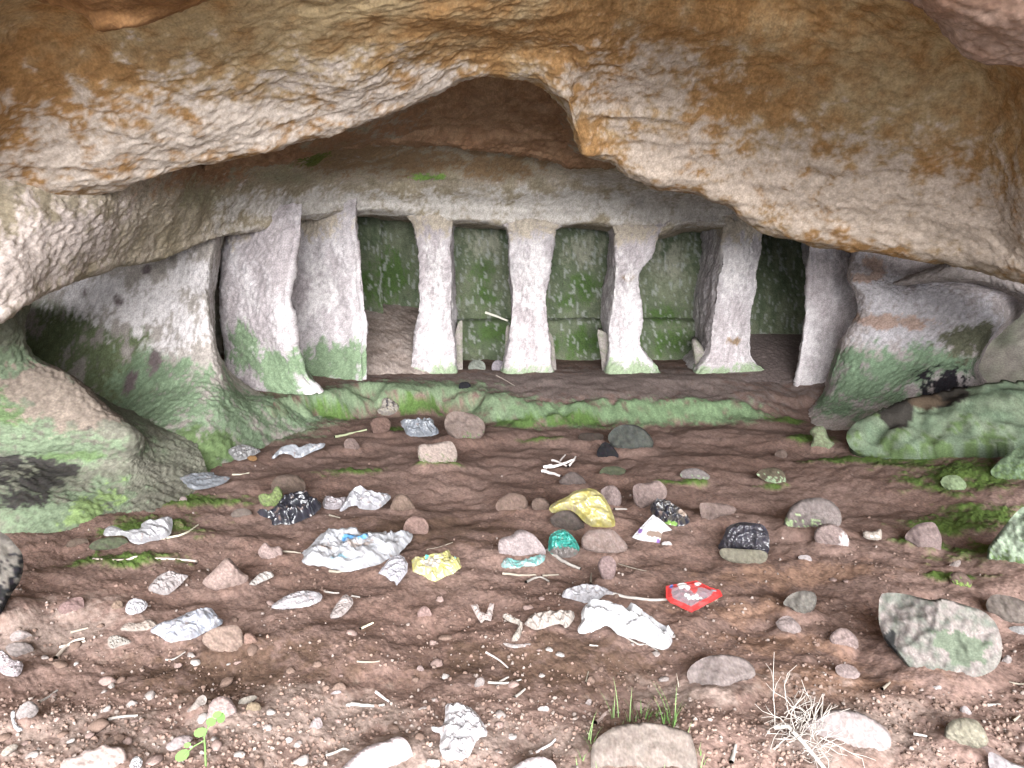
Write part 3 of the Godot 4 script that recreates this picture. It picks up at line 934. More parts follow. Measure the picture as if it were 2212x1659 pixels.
func side_rocks() -> void:
	# ---- left wall with white crust and the mossy slope at its foot
	var g := []
	for e in [[120, 720, 6.2, 0.4, 0.35], [90, 780, 6.2, 0.4, 0.3], [200, 780, 6.1, 0.35, 0.25], [300, 730, 6.2, 0.18, 0.16], [260, 830, 5.9, 0.6, 0.25]]:
		g.append(blob(e[0], e[1], e[2], e[3], e[4], 0.8, Color(0.16, 0.19, 0.105), 3.0))
	for e in [[200, 640, 6.3, 0.5, 0.22], [330, 660, 6.3, 0.5, 0.25], [400, 720, 6.3, 0.3, 0.3], [420, 600, 6.3, 0.3, 0.2]]:
		g.append(blob(e[0], e[1], e[2], e[3], e[4], 0.6, WHITE, 2.4))
	for e in [[350, 810, 6.0, 0.45, 0.2], [420, 870, 5.8, 0.4, 0.2], [330, 880, 5.7, 0.5, 0.2], [450, 930, 5.6, 0.5, 0.2], [300, 950, 5.3, 0.6, 0.2], [400, 990, 5.2, 0.6, 0.2], [200, 980, 5.0, 0.4, 0.2], [300, 1020, 5.0, 0.5, 0.1], [520, 870, 6.0, 0.4, 0.2], [560, 900, 5.9, 0.4, 0.2], [620, 880, 6.4, 0.4, 0.2], [590, 940, 5.7, 0.4, 0.2], [660, 890, 6.7, 0.3, 0.2]]:
		g.append(blob(e[0], e[1], e[2], e[3], e[4], 0.6, Color(0.185, 0.25, 0.16), 2.0))
	for e in [[330, 970, 5.2, 0.25], [410, 960, 5.3, 0.2], [260, 990, 5.1, 0.2], [350, 1030, 4.95, 0.3], [470, 960, 5.4, 0.15], [430, 1010, 5.1, 0.25]]:
		g.append(blob(e[0], e[1], e[2], e[3], 0.12, 0.25, MOSS, 4.0))
	for e in [[340, 780, 0.06, 0.09], [297, 822, 0.05, 0.08], [225, 655, 0.06, 0.05], [280, 585, 0.06, 0.04], [140, 640, 0.06, 0.06]]:
		g.append(blob(e[0], e[1], 6.1, e[2], e[3], 0.6, Color(0.15, 0.12, 0.12), 2.5))
	var pw := func(p: Vector3, _n: Vector3) -> Color: return paint(p, Color(0.40, 0.36, 0.33), Color(0.50, 0.45, 0.42), g, 0.6)
	var lw := [
		[[-60, 540, 6.6], [60, 560, 6.6], [150, 530, 6.55], [250, 520, 6.5], [350, 500, 6.45], [420, 490, 6.4], [468, 500, 6.4], [478, 505, 6.6], [474, 505, 7.1]],
		[[-60, 640, 6.6], [60, 630, 6.55], [150, 620, 6.45], [250, 600, 6.4], [350, 590, 6.35], [420, 585, 6.3], [452, 600, 6.3], [464, 608, 6.5], [462, 606, 7.1]],
		[[-60, 690, 6.6], [60, 690, 6.5], [150, 680, 6.4], [250, 660, 6.3], [350, 650, 6.25], [420, 645, 6.2], [448, 645, 6.2], [458, 645, 6.4], [456, 645, 7.1]],
		[[-60, 760, 6.5], [60, 760, 6.4], [150, 750, 6.3], [250, 740, 6.2], [350, 735, 6.15], [420, 730, 6.1], [455, 730, 6.12], [464, 728, 6.35], [462, 728, 7.1]],
		[[-60, 830, 6.3], [60, 830, 6.2], [150, 830, 6.1], [250, 825, 6.0], [350, 810, 5.95], [430, 800, 5.95], [474, 800, 6.05], [486, 800, 6.4], [490, 795, 7.1]],
		[[-60, 890, 6.0], [60, 900, 5.9], [150, 900, 5.8], [250, 890, 5.7], [350, 870, 5.65], [440, 850, 5.75], [495, 850, 5.95], [530, 850, 6.5], [560, 840, 7.3]],
		[[-60, 960, 5.5], [60, 960, 5.4], [150, 960, 5.35], [250, 950, 5.3], [350, 930, 5.3], [450, 905, 5.5], [520, 890, 5.9], [580, 875, 6.4], [640, 860, 7.0]],
		[[-60, 1030, 5.0], [60, 1030, 4.95], [150, 1025, 4.9], [250, 1010, 4.85], [350, 990, 4.9], [470, 960, 5.2], [550, 940, 5.6], [630, 915, 6.2], [700, 890, 6.75]],
		[[-60, 1090, 4.65], [60, 1090, 4.6], [150, 1080, 4.55], [260, 1065, 4.5], [370, 1050, 4.55], [500, 1010, 4.95], [590, 985, 5.35], [670, 960, 5.8], [740, 930, 6.4]]]
	lw = sunk(net(lw), 2)
	structure(put("left_cave_wall", rock_patch(net(lw), 0.02, 0.04, 0.010, pw, Vector3(0, 1.5, -3.0)), M.rock), "white crusted left wall running out into a green mossy slope")
	# ---- nearer mossy shoulder of rock at the left
	var gl := []
	for e in [[60, 900, 4.5, 0.35, 0.2], [150, 930, 4.6, 0.3, 0.2], [100, 960, 4.5, 0.4, 0.15], [210, 960, 4.7, 0.3, 0.15], [20, 800, 4.4, 0.25, 0.15], [90, 1120, 4.1, 0.4, 0.1], [30, 1070, 4.2, 0.3, 0.1], [180, 1110, 4.15, 0.2, 0.12]]:
		gl.append(blob(e[0], e[1], e[2], e[3], e[4], 0.5, Color(0.15, 0.19, 0.125), 2.2))
	for e in [[30, 890, 4.4, 0.15, 0.08], [10, 840, 4.4, 0.15, 0.06], [150, 980, 4.6, 0.3, 0.05], [190, 1090, 4.1, 0.08, 0.08]]:
		gl.append(blob(e[0], e[1], e[2], e[3], e[4], 0.4, Color(0.11, 0.16, 0.075), 1.8))
	gl.append(blob(190, 1095, 4.15, 0.1, 0.12, 0.3, Color(0.17, 0.235, 0.10), 5.0))
	for e in [[30, 1010, 4.5, 0.28, 0.09], [90, 1040, 4.4, 0.18, 0.09], [-40, 1000, 4.4, 0.3, 0.09], [205, 912, 4.6, 0.06, 0.04]]:
		gl.append(blob(e[0], e[1], e[2], e[3], e[4], 0.5, Color(0.035, 0.032, 0.03), 4.0))
	for e in [[150, 860, 4.55, 0.2, 0.15], [200, 890, 4.6, 0.2, 0.12], [100, 820, 4.5, 0.15, 0.1]]:
		gl.append(blob(e[0], e[1], e[2], e[3], e[4], 0.5, Color(0.19, 0.155, 0.13), 3.0))
	var pl := func(p: Vector3, _n: Vector3) -> Color: return paint(p, Color(0.165, 0.16, 0.13), Color(0.14, 0.15, 0.11), gl, 0.2)
	var ls := [
		[[-500, 620, 4.0], [-200, 640, 4.1], [-60, 640, 4.2], [0, 650, 4.3], [35, 660, 4.4], [60, 655, 4.7], [40, 655, 5.6], [20, 655, 6.4]],
		[[-500, 720, 4.0], [-200, 720, 4.1], [-60, 715, 4.2], [0, 715, 4.25], [34, 712, 4.35], [48, 712, 4.6], [30, 712, 5.6], [10, 712, 6.4]],
		[[-500, 790, 4.0], [-200, 790, 4.1], [-60, 785, 4.2], [10, 780, 4.3], [50, 772, 4.4], [72, 772, 4.6], [60, 775, 5.6], [40, 775, 6.4]],
		[[-500, 850, 4.0], [-200, 850, 4.1], [-40, 850, 4.25], [50, 840, 4.35], [125, 818, 4.5], [160, 818, 4.7], [150, 815, 5.5], [140, 815, 6.2]],
		[[-500, 910, 4.0], [-200, 910, 4.1], [-20, 910, 4.3], [90, 900, 4.4], [190, 880, 4.55], [236, 890, 4.75], [230, 880, 5.3], [260, 870, 5.9]],
		[[-500, 960, 4.0], [-200, 960, 4.15], [0, 960, 4.35], [110, 955, 4.45], [220, 945, 4.55], [300, 945, 4.7], [310, 930, 5.1], [400, 920, 5.5]],
		[[-500, 1000, 4.0], [-200, 1000, 4.2], [0, 995, 4.4], [110, 1000, 4.5], [210, 1000, 4.6], [280, 1000, 4.7], [330, 985, 4.9], [430, 970, 5.2]],
		[[-500, 1050, 3.9], [-200, 1050, 4.1], [0, 1035, 4.25], [90, 1045, 4.3], [180, 1055, 4.4], [260, 1060, 4.5], [330, 1050, 4.6], [450, 1025, 4.95]],
		[[-500, 1100, 3.8], [-200, 1090, 3.95], [0, 1085, 4.08], [100, 1095, 4.12], [180, 1095, 4.2], [240, 1100, 4.3], [330, 1100, 4.35], [460, 1075, 4.7]],
		[[-500, 1180, 3.5], [-200, 1165, 3.7], [0, 1150, 3.85], [100, 1160, 3.85], [190, 1155, 3.9], [250, 1145, 4.05], [330, 1140, 4.1], [460, 1120, 4.5]]]
	ls = sunk(net(ls), 1)
	structure(put("left_cave_wall", rock_patch(net(ls), 0.016, 0.04, 0.009, pl, Vector3(0, 1.5, -2.0)), M.rock), "low mossy shoulder of rock with a sooty hollow at the left")
	# ---- right wall
	var gr := []
	for e in [[1960, 700, 6.7, 0.5, 0.35], [2050, 690, 6.5, 0.4, 0.3], [1880, 620, 7.0, 0.25, 0.3], [2000, 640, 6.7, 0.5, 0.12]]:
		gr.append(blob(e[0], e[1], e[2], e[3], e[4], 0.7, Color(0.50, 0.47, 0.49), 2.2))
	for e in [[1900, 690, 6.9, 0.4, 0.06], [1870, 600, 6.9, 0.15, 0.05], [1900, 580, 6.9, 0.1, 0.1]]:
		gr.append(blob(e[0], e[1], e[2], e[3], e[4], 0.6, Color(0.36, 0.26, 0.22), 3.0))
	for e in [[1850, 820, 6.8, 0.45, 0.22], [1950, 800, 6.5, 0.5, 0.18], [2040, 780, 6.3, 0.35, 0.12], [1820, 870, 6.8, 0.4, 0.1], [1900, 850, 6.5, 0.4, 0.12], [1840, 770, 6.9, 0.2, 0.08]]:
		gr.append(blob(e[0], e[1], e[2], e[3], e[4], 0.7, Color(0.185, 0.26, 0.17), 2.0))
	for e in [[2090, 740, 6.2, 0.12, 0.16], [2130, 740, 6.2, 0.15, 0.14]]:
		gr.append(blob(e[0], e[1], e[2], e[3], e[4], 0.5, Color(0.13, 0.13, 0.09), 3.0))
	gr.append(blob(2060, 840, 6.05, 0.2, 0.14, 0.6, SOOT, 4.0))
	var pr := func(p: Vector3, _n: Vector3) -> Color: return paint(p, Color(0.42, 0.37, 0.37), Color(0.50, 0.44, 0.42), gr, 0.5)
	var rw := [
		[[1836, 500, 8.4], [1846, 500, 7.4], [1854, 500, 7.1], [1905, 500, 7.0], [1960, 505, 6.9], [2030, 520, 6.75], [2110, 540, 6.6], [2212, 570, 6.4], [2320, 600, 6.3]],
		[[1830, 560, 8.4], [1836, 560, 7.4], [1844, 560, 7.1], [1895, 560, 7.0], [1945, 565, 6.98], [2030, 570, 6.9], [2110, 590, 6.7], [2212, 610, 6.45], [2320, 640, 6.3]],
		[[1828, 600, 8.4], [1830, 600, 7.3], [1838, 600, 7.0], [1890, 600, 6.9], [1950, 608, 6.85], [2030, 600, 6.7], [2110, 610, 6.5], [2212, 640, 6.3], [2320, 680, 6.2]],
		[[1842, 640, 8.4], [1848, 640, 7.2], [1856, 640, 6.95], [1900, 640, 6.8], [1960, 640, 6.72], [2030, 640, 6.6], [2100, 640, 6.45], [2170, 650, 6.4], [2240, 660, 6.7]],
		[[1842, 682, 8.4], [1850, 682, 7.2], [1857, 682, 6.9], [1900, 690, 6.75], [1960, 690, 6.65], [2030, 690, 6.5], [2100, 685, 6.35], [2168, 685, 6.35], [2190, 690, 6.9]],
		[[1808, 735, 8.3], [1816, 735, 7.2], [1828, 735, 6.95], [1880, 740, 6.75], [1950, 740, 6.6], [2020, 740, 6.4], [2080, 735, 6.28], [2132, 730, 6.3], [2140, 735, 6.9]],
		[[1792, 790, 8.2], [1800, 790, 7.2], [1812, 790, 6.95], [1870, 795, 6.7], [1940, 790, 6.5], [2010, 780, 6.32], [2070, 775, 6.22], [2110, 772, 6.25], [2115, 775, 6.9]],
		[[1775, 850, 8.0], [1782, 850, 7.2], [1795, 850, 6.9], [1850, 850, 6.6], [1920, 835, 6.38], [1990, 815, 6.22], [2050, 805, 6.15], [2100, 800, 6.2], [2110, 800, 6.9]],
		[[1740, 900, 7.5], [1745, 900, 7.0], [1760, 900, 6.75], [1830, 900, 6.4], [1910, 890, 6.2], [1990, 875, 6.1], [2060, 870, 6.1], [2120, 860, 6.15], [2140, 850, 6.9]],
		[[1720, 960, 7.0], [1725, 960, 6.6], [1740, 960, 6.3], [1830, 960, 6.0], [1910, 950, 5.9], [1990, 940, 5.9], [2060, 930, 5.9], [2120, 920, 6.0], [2160, 900, 6.8]]]
	rw = sunk(net(rw), 1)
	structure(put("right_cave_wall", rock_patch(net(rw), 0.02, 0.04, 0.010, pr, Vector3(0, 1.5, -3.0)), M.rock), "pale lilac right wall with a green foot and a sooty hollow")
	# dark recess behind it, and the rock that closes the cave on the right
	var prr := func(p: Vector3, _n: Vector3) -> Color: return paint(p, Color(0.36, 0.32, 0.28), Color(0.27, 0.28, 0.21), [], 0.3)
	var rr := []
	for y in [2.6, 1.6, 1.0, 0.5, 0.1, -0.2]:
		rr.append([Vector3(3.4, y, -8.0), Vector3(4.2, y, -7.4), Vector3(5.0, y, -6.6), Vector3(5.2, y, -5.0), Vector3(5.0, y, -3.5), Vector3(5.1, y, -1.0), Vector3(5.6, y, 2.9)])
	structure(put("right_cave_wall", rock_patch(rr, 0.05, 0.15, 0.03, prr, Vector3(0, 1.0, -4.0)), M.rock), "shaded rock closing the cave at the right")
	var lr := []
	for y in [2.6, 1.6, 1.0, 0.5, 0.1, -0.2]:
		lr.append([Vector3(-5.6, y, 2.9), Vector3(-4.8, y, -1.0), Vector3(-4.2, y, -3.4), Vector3(-4.3, y, -4.6), Vector3(-4.6, y, -6.0), Vector3(-4.0, y, -7.6), Vector3(-2.8, y, -8.8)])
	structure(put("left_cave_wall", rock_patch(lr, 0.05, 0.15, 0.03, prr, Vector3(0, 1.0, -4.0)), M.rock), "shaded rock closing the cave at the left")
	# slanting ledge under the bulge at the right
	var pdl := func(p: Vector3, _n: Vector3) -> Color: return paint(p, Color(0.44, 0.38, 0.36), Color(0.52, 0.46, 0.44), [], 0.3)
	var led := [
		[[1925, 612, 7.0], [1960, 596, 6.95], [2020, 574, 6.8], [2080, 556, 6.65], [2130, 560, 6.5], [2212, 590, 6.3], [2300, 630, 6.2]],
		[[1928, 612, 6.84], [1962, 600, 6.72], [2022, 580, 6.55], [2084, 562, 6.4], [2134, 570, 6.3], [2214, 605, 6.1], [2302, 650, 6.0]],
		[[1928, 614, 6.82], [1962, 612, 6.7], [2022, 602, 6.52], [2084, 600, 6.38], [2134, 608, 6.28], [2214, 640, 6.1], [2302, 690, 6.0]],
		[[1926, 618, 6.95], [1960, 618, 6.85], [2020, 610, 6.7], [2082, 612, 6.6], [2132, 622, 6.5], [2212, 660, 6.5], [2300, 710, 6.4]]]
	structure(put("right_cave_wall", rock_patch(net(led), 0.018, 0.02, 0.016, pdl, Vector3(0, 1.5, -3.0)), M.rock), "slanting pale ledge of rock under the bulge at the right")

func hill() -> void:  # unseen outer shell of rock, added to keep light out of the cave
	var pc := func(p: Vector3, _n: Vector3) -> Color: return paint(p, TAN, BROWN, [], 0.0)
	var rows := []
	for z in [2.9, -2.0, -6.0, -9.0, -12.5]:
		var line := []
		for x in [-9.0, -7.0, -5.0, -2.5, 0.0, 2.5, 5.0, 7.0, 9.0]:
			line.append(Vector3(x, 5.2 - 0.012 * x * x, z))
		rows.append(line)
	structure(put("hillside", rock_patch(rows, 0.3, 0.2, 0.05, pc, Vector3(0, 20, -5)), M.rock), "unseen rocky hillside above the cave, added to keep light out")
	rows = []
	for y in [5.4, 3.5, 1.5, -0.6]:
		var e: float = 5.4 - y
		rows.append([Vector3(-5.2 - 0.1 * e, y, 2.9), Vector3(-7.0, y, 3.2), Vector3(-9.0, y, 3.0), Vector3(-9.5, y, -6.0), Vector3(-9.0, y, -12.5), Vector3(0.0, y, -12.5), Vector3(9.0, y, -12.5), Vector3(9.5, y, -6.0), Vector3(9.0, y, 3.0), Vector3(7.0, y, 3.2), Vector3(5.2 + 0.1 * e, y, 2.9)])
	structure(put("hillside", rock_patch(rows, 0.3, 0.15, 0.05, pc, Vector3(0, 1, -40)), M.rock), "unseen rock face on either side of the cave mouth, added to keep light out")

# ---------------------------------------------------------------- floor
func cave_floor() -> void:
	var green := []
	for e in [[700, 860], [760, 850], [830, 830], [900, 825], [980, 835], [1060, 860], [1110, 880], [640, 890], [580, 915]]:
		var g := ground_at(e[0], e[1] + 10)
		green.append([g, Vector3(1.0 / 0.42, 1.0 / 0.25, 1.0 / 0.30), Color(0.19, 0.25, 0.155), 2.0])
	for u in range(1160, 1640, 55):
		var g := ground_at(u, 898)
		green.append([g + Vector3(0, 0.03, 0), Vector3(1.0 / 0.34, 1.0 / 0.2, 1.0 / 0.25), Color(0.175, 0.25, 0.14), 2.0])
	for e in [[1120, 912, 0.3, 0.1], [1250, 908, 0.35, 0.1], [900, 880, 0.3, 0.1], [700, 900, 0.3, 0.1]]:
		var g := ground_at(e[0], e[1])
		green.append([g, Vector3(1.0 / e[2], 8.0, 1.0 / e[3]), Color(0.10, 0.165, 0.05), 3.0])
	for e in [[420, 1085, 0.35, 0.12], [330, 1140, 0.3, 0.2], [760, 1020, 0.25, 0.08], [1980, 1000, 0.5, 0.22], [2080, 1040, 0.4, 0.3], [2120, 1120, 0.35, 0.2], [2060, 1140, 0.3, 0.12], [2180, 1200, 0.4, 0.2], [2000, 1180, 0.2, 0.1], [1800, 1000, 0.25, 0.1], [1660, 1055, 0.12, 0.05], [1700, 910, 0.2, 0.1], [1760, 950, 0.2, 0.15], [1480, 1045, 0.2, 0.05], [950, 1010, 0.2, 0.05], [860, 930, 0.2, 0.06], [260, 1210, 0.25, 0.12], [1160, 950, 0.2, 0.05], [2060, 1250, 0.15, 0.05], [140, 1080, 0.5, 0.2]]:
		var g := ground_at(e[0], e[1])
		green.append([g, Vector3(1.0 / e[2], 4.0, 1.0 / e[3]), Color(0.10, 0.155, 0.04), 2.2])
	var soil := []
	for e in [[500, 1450, 0.5, 0.3], [1200, 1450, 0.5, 0.2], [900, 1150, 0.5, 0.3], [1250, 1390, 0.25, 0.08]]:
		soil.append([ground_at(e[0], e[1]), Vector3(1.0 / e[2], 3.0, 1.0 / e[3]), Color(0.125, 0.08, 0.06), 2.0])
	for e in [[1750, 1250, 0.5, 0.12], [1600, 1320, 0.3, 0.1], [1680, 1390, 0.3, 0.12], [1800, 1480, 0.4, 0.15]]:
		soil.append([ground_at(e[0], e[1]), Vector3(1.0 / e[2], 3.0, 1.0 / e[3]), Color(0.25, 0.155, 0.115), 1.6])
	for e in [[200, 1600, 0.5, 0.2], [650, 1560, 0.45, 0.2], [950, 1620, 0.4, 0.15], [1200, 1600, 0.4, 0.2], [1900, 1580, 0.5, 0.2], [100, 1380, 0.35, 0.25], [1500, 1500, 0.3, 0.15]]:
		soil.append([ground_at(e[0], e[1]), Vector3(1.0 / e[2], 3.0, 1.0 / e[3]), Color(0.27, 0.205, 0.18), 1.6])
	# terrace in front of the niches is bare trodden earth
	soil.append([Vector3(0.8, 0.2, -7.45), Vector3(1.0 / 2.2, 3.0, 1.0 / 0.75), Color(0.23, 0.18, 0.165), 4.0])
	var rows := 400
	var cols := 620
	var pts := PackedVector3Array()
	pts.resize(rows * cols)
	var col := PackedColorArray()
	col.resize(rows * cols)
	for i in rows:
		var d := 1.15 * pow(10.2 / 1.15, float(i) / (rows - 1))
		for j in cols:
			var a := (float(j) / (cols - 1) - 0.5) * 2.0
			var x := a * 0.86 * (d * 0.92 + 0.7)
			var y := floor_h(x, -d)
			var p := Vector3(x, y, -d)
			var lump := n_mid.get_noise_2d(x * 0.9, d * 0.9)
			y += 0.009 * lump + 0.003 * n_fine.get_noise_2d(x * 0.5, d * 0.5) + 0.003 * n_fine.get_noise_2d(x * 2.6 + 9.0, d * 2.6)
			y += 0.004 * n_mid.get_noise_2d(x * 2.6 + 50.0, d * 2.6)
			var heap := 0.0
			for e in banks.get(Vector2i(int(floor(x * 4.0)), int(floor(-d * 4.0))), []):
				var far: float = (e[0].distance_to(Vector2(x, -d))) / e[1] + 0.25 * lump
				heap = maxf(heap, e[2] * (1.0 - smoothstep(0.75, 1.6, far)))
			y += heap
			pts[i * cols + j] = Vector3(x, y, -d)
			var c := paint(p, SOIL, SOIL2, soil, 0.0)
			var thick := 0.0
			if p.z < -3.2 or absf(x) > 1.5:
				var w := n_mid.get_noise_3dv(p * 1.7) * 0.6 + n_fine.get_noise_3dv(p) * 0.5
				for k in green:
					var e: Vector3 = (p - k[0]) * k[1]
					var dd := e.length_squared()
					if dd < 3.0:
						var g := clampf((1.0 - sqrt(dd) + w) * k[3], 0.0, 1.0)
						c = c.lerp(k[2] * (1.0 + 0.5 * w), g)
						thick = maxf(thick, g)
			pts[i * cols + j].y += thick * (0.010 + 0.010 * n_fine.get_noise_2d(x * 1.7, d * 1.7))
			c.a = 1.0
			col[i * cols + j] = c
	var nrm := grid_normals(pts, rows, cols, 1.0)
	structure(put("cave_floor", grid_mesh(pts, nrm, col, rows, cols, false), M.soil), "reddish brown earth floor with mossy patches and a low step")
	var ps := func(p: Vector3, _n: Vector3) -> Color: return paint(p, SOIL, SOIL2, [], 0.0)
	var under := []
	for z in [0.5, -1.0, -2.5, -4.0, -5.5, -7.0, -9.5]:
		var line := []
		for x in [-7.0, -5.0, -3.5, -2.0, 0.0, 2.0, 3.5, 5.0, 7.0]:
			line.append(Vector3(x, -0.14 if absf(x) < 3.0 else 0.04, z))
		under.append(line)
	structure(put("cave_floor", rock_patch(under, 0.08, 0.02, 0.01, ps, Vector3(0, 30, -4)), M.soil), "bare earth along the sides of the cave floor")
	var pg := func(p: Vector3, _n: Vector3) -> Color: return paint(p, Color(0.48, 0.45, 0.38), Color(0.42, 0.42, 0.31), [], 0.0)
	var net_g := []  # unseen ground behind the camera, brightened to bounce light onto the ceiling
	for z in [90.0, 40.0, 20.0, 10.0, 5.0, 2.0, 0.0, -1.3]:
		var line := []
		for x in [-90.0, -40.0, -20.0, -10.0, -5.0, 0.0, 5.0, 10.0, 20.0, 40.0, 90.0]:
			line.append(Vector3(x, -0.03 - 0.02 * maxf(z, 0.0), z))
		net_g.append(line)
	structure(put("ground", rock_patch(net_g, 1.2, 0.02, 0.0, pg, Vector3(0, 30, 5)), M.soil), "open earth ground before the cave, unseen, pale to bounce light inside")

const PINK := Color(0.36, 0.26, 0.235)
const ROSE := Color(0.44, 0.33, 0.31)
const GREY := Color(0.26, 0.235, 0.225)
const TAWNY := Color(0.25, 0.165, 0.135)
const CHALK := Color(0.52, 0.45, 0.44)
const SHADOWY := Color(0.075, 0.07, 0.065)

func stones() -> void:
	# --- large rocks
	stone("P", [1824, 940, 1850, 910, 1889, 893, 1925, 878, 1960, 868, 2000, 858, 2050, 850, 2105, 846, 2180, 838, 2300, 830, 2420, 850, 2450, 930, 2330, 980, 2212, 995, 2140, 1000, 2075, 990, 1977, 992, 1890, 990, 1840, 975], Color(0.24, 0.32, 0.215), "long low boulder covered in grey green algae below the right wall", {"called": "mossy_boulder", "category": "boulder", "front": 0.5, "tilt": 42.0, "n": 70, "facets": 2, "rough": 1.4, "alt": Color(0.30, 0.36, 0.25), "moss": MOSS, "moss_to": 0.06, "mat": M.rock, "marks": [[0.19, 0.45, 0.06, 0.16, Color(0.06, 0.055, 0.05)], [0.36, 0.72, 0.09, 0.2, Color(0.05, 0.04, 0.035)], [0.30, 0.62, 0.07, 0.1, Color(0.12, 0.085, 0.06)]]})
	stone("D", [2212, 950, 2140, 1010, 2050, 1120, 1960, 1230, 1920, 1290, 1910, 1400, 2000, 1450, 2212, 1480, 2480, 1480, 2560, 1300, 2500, 1050, 2350, 950], Color(0.35, 0.43, 0.31), "pale green algae covered boulder with bright moss round its foot", {"called": "mossy_boulder", "category": "boulder", "front": 0.6, "n": 40, "alt": Color(0.40, 0.46, 0.36), "moss": MOSS, "moss_to": 0.12, "mat": M.rock})
	stone("D", [2212, 450, 2080, 530, 1990, 610, 1930, 690, 2020, 750, 2212, 780, 2450, 780, 2500, 600, 2400, 460], Color(0.24, 0.33, 0.20), "green mossy boulder between the long boulder and the pale one", {"called": "mossy_boulder", "category": "boulder", "front": 0.5, "tilt": 60.0, "n": 36, "moss": MOSS, "moss_to": 0.2, "mat": M.rock})
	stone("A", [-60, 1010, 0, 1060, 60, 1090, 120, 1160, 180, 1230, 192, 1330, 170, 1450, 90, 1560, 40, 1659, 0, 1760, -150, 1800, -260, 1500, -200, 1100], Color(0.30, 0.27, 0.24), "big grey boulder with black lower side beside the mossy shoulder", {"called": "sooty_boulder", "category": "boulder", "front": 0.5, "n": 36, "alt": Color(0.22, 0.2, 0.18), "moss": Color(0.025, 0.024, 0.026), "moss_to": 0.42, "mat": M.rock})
	stone("H", [1050, 260, 1130, 245, 1270, 260, 1380, 290, 1480, 310, 1560, 290, 1740, 350, 1880, 390, 1990, 490, 2040, 650, 2030, 780, 1980, 870, 1850, 930, 1560, 950, 1310, 890, 1230, 790, 1090, 640, 1050, 520, 1040, 440], Color(0.33, 0.285, 0.27), "large grey pitted boulder with a dark green stained face", {"called": "pitted_boulder", "category": "boulder", "front": 0.55, "tilt": 62.0, "n": 60, "facets": 3, "alt": Color(0.20, 0.21, 0.18), "marks": [[0.12, 0.28, 0.08, 0.16, Color(0.04, 0.04, 0.045)], [0.06, 0.22, 0.04, 0.05, Color(0.28, 0.38, 0.14)], [0.7, 0.45, 0.2, 0.2, Color(0.15, 0.17, 0.13)]]})
	stone("G", [830, 1490, 900, 1400, 1040, 1310, 1300, 1290, 1500, 1330, 1630, 1370, 1660, 1460, 1690, 1600, 1690, 1750, 830, 1750], Color(0.27, 0.22, 0.195), "broad half buried stone with grass growing over it", {"tilt": 40.0, "front": 0.3, "n": 40, "alt": Color(0.33, 0.28, 0.25)})
	stone("G", [1595, 900, 1650, 820, 1760, 760, 1900, 740, 2060, 770, 2150, 850, 2160, 930, 2000, 960, 1890, 1040, 1640, 1010], Color(0.30, 0.25, 0.24), "wide flat grey brown stone with white specks", {"tilt": 45.0, "front": 0.4, "n": 34, "alt": Color(0.24, 0.195, 0.185)})
	stone("H", [430, 1290, 560, 1240, 630, 1190, 780, 1185, 900, 1210, 1040, 1290, 1120, 1360, 1150, 1440, 1130, 1510, 960, 1540, 700, 1500, 480, 1440], Color(0.44, 0.38, 0.38), "broad pale stone beside the dry uprooted bush", {"tilt": 50.0, "front": 0.45, "n": 36, "alt": Color(0.34, 0.28, 0.27)})
	stone("F", [700, 1690, 860, 1540, 960, 1470, 1100, 1440, 1180, 1400, 1250, 1420, 1300, 1500, 1330, 1659, 1300, 1780, 740, 1780], Color(0.58, 0.50, 0.51), "large whitish pink stone beside the crumpled white plastic", {"tilt": 50.0, "front": 0.4, "n": 34, "alt": Color(0.48, 0.41, 0.41)})
	stone("E", [480, 1640, 520, 1580, 640, 1560, 680, 1510, 770, 1510, 840, 1460, 880, 1490, 990, 1480, 1030, 1570, 1000, 1680, 900, 1740, 500, 1740], Color(0.55, 0.44, 0.41), "pale pink knobbly stone left of the green seedling", {"tilt": 50.0, "front": 0.4, "n": 34})
	stone("G", [150, 1690, 300, 1585, 430, 1560, 540, 1610, 570, 1700, 500, 1800, 200, 1800], Color(0.56, 0.49, 0.50), "smooth whitish stone beside the half buried grassy stone", {"tilt": 45.0, "front": 0.4, "n": 26})
	stone("H", [1920, 1590, 1930, 1520, 2020, 1560, 2120, 1620, 2260, 1659, 2300, 1760, 1950, 1760], Color(0.52, 0.47, 0.48), "angular whitish stone near the round olive stone", {"tilt": 50.0, "front": 0.4})
	# --- stones under and before the step
	stone("B", [1560, 280, 1590, 210, 1640, 190, 1720, 195, 1800, 215, 1870, 260, 1895, 310, 1880, 380, 1850, 410, 1760, 440, 1680, 440, 1620, 400, 1575, 350], Color(0.27, 0.205, 0.18), "largest round brown stone standing before the mossy step", {"front": 0.5, "n": 30, "facets": 3, "alt": Color(0.30, 0.235, 0.21), "moss": MOSS, "moss_to": -0.05})
	stone("B", [1350, 470, 1400, 450, 1440, 460, 1600, 425, 1640, 450, 1670, 530, 1665, 590, 1620, 640, 1440, 640, 1370, 600, 1350, 560], Color(0.42, 0.335, 0.30), "pale square block with a green foot before the round brown stone", {"smooth": 1, "n": 28, "moss": Color(0.16, 0.17, 0.10), "moss_to": 0.2, "alt": Color(0.46, 0.38, 0.34)})
	stone("B", [960, 280, 1000, 240, 1070, 230, 1120, 260, 1135, 300, 1120, 350, 1060, 390, 1000, 380, 970, 320], Color(0.24, 0.155, 0.13), "reddish round stone under the striped paper cup")
	stone("B", [750, 450, 780, 410, 830, 405, 870, 450, 890, 490, 840, 515, 770, 510], Color(0.30, 0.22, 0.20), "small rosy stone beside a thin mossy twig")
	stone("B", [160, 800, 200, 720, 260, 700, 370, 700, 430, 740, 450, 790, 440, 840, 330, 880, 200, 870], Color(0.19, 0.14, 0.115), "dull brown domed stone behind the black bag")
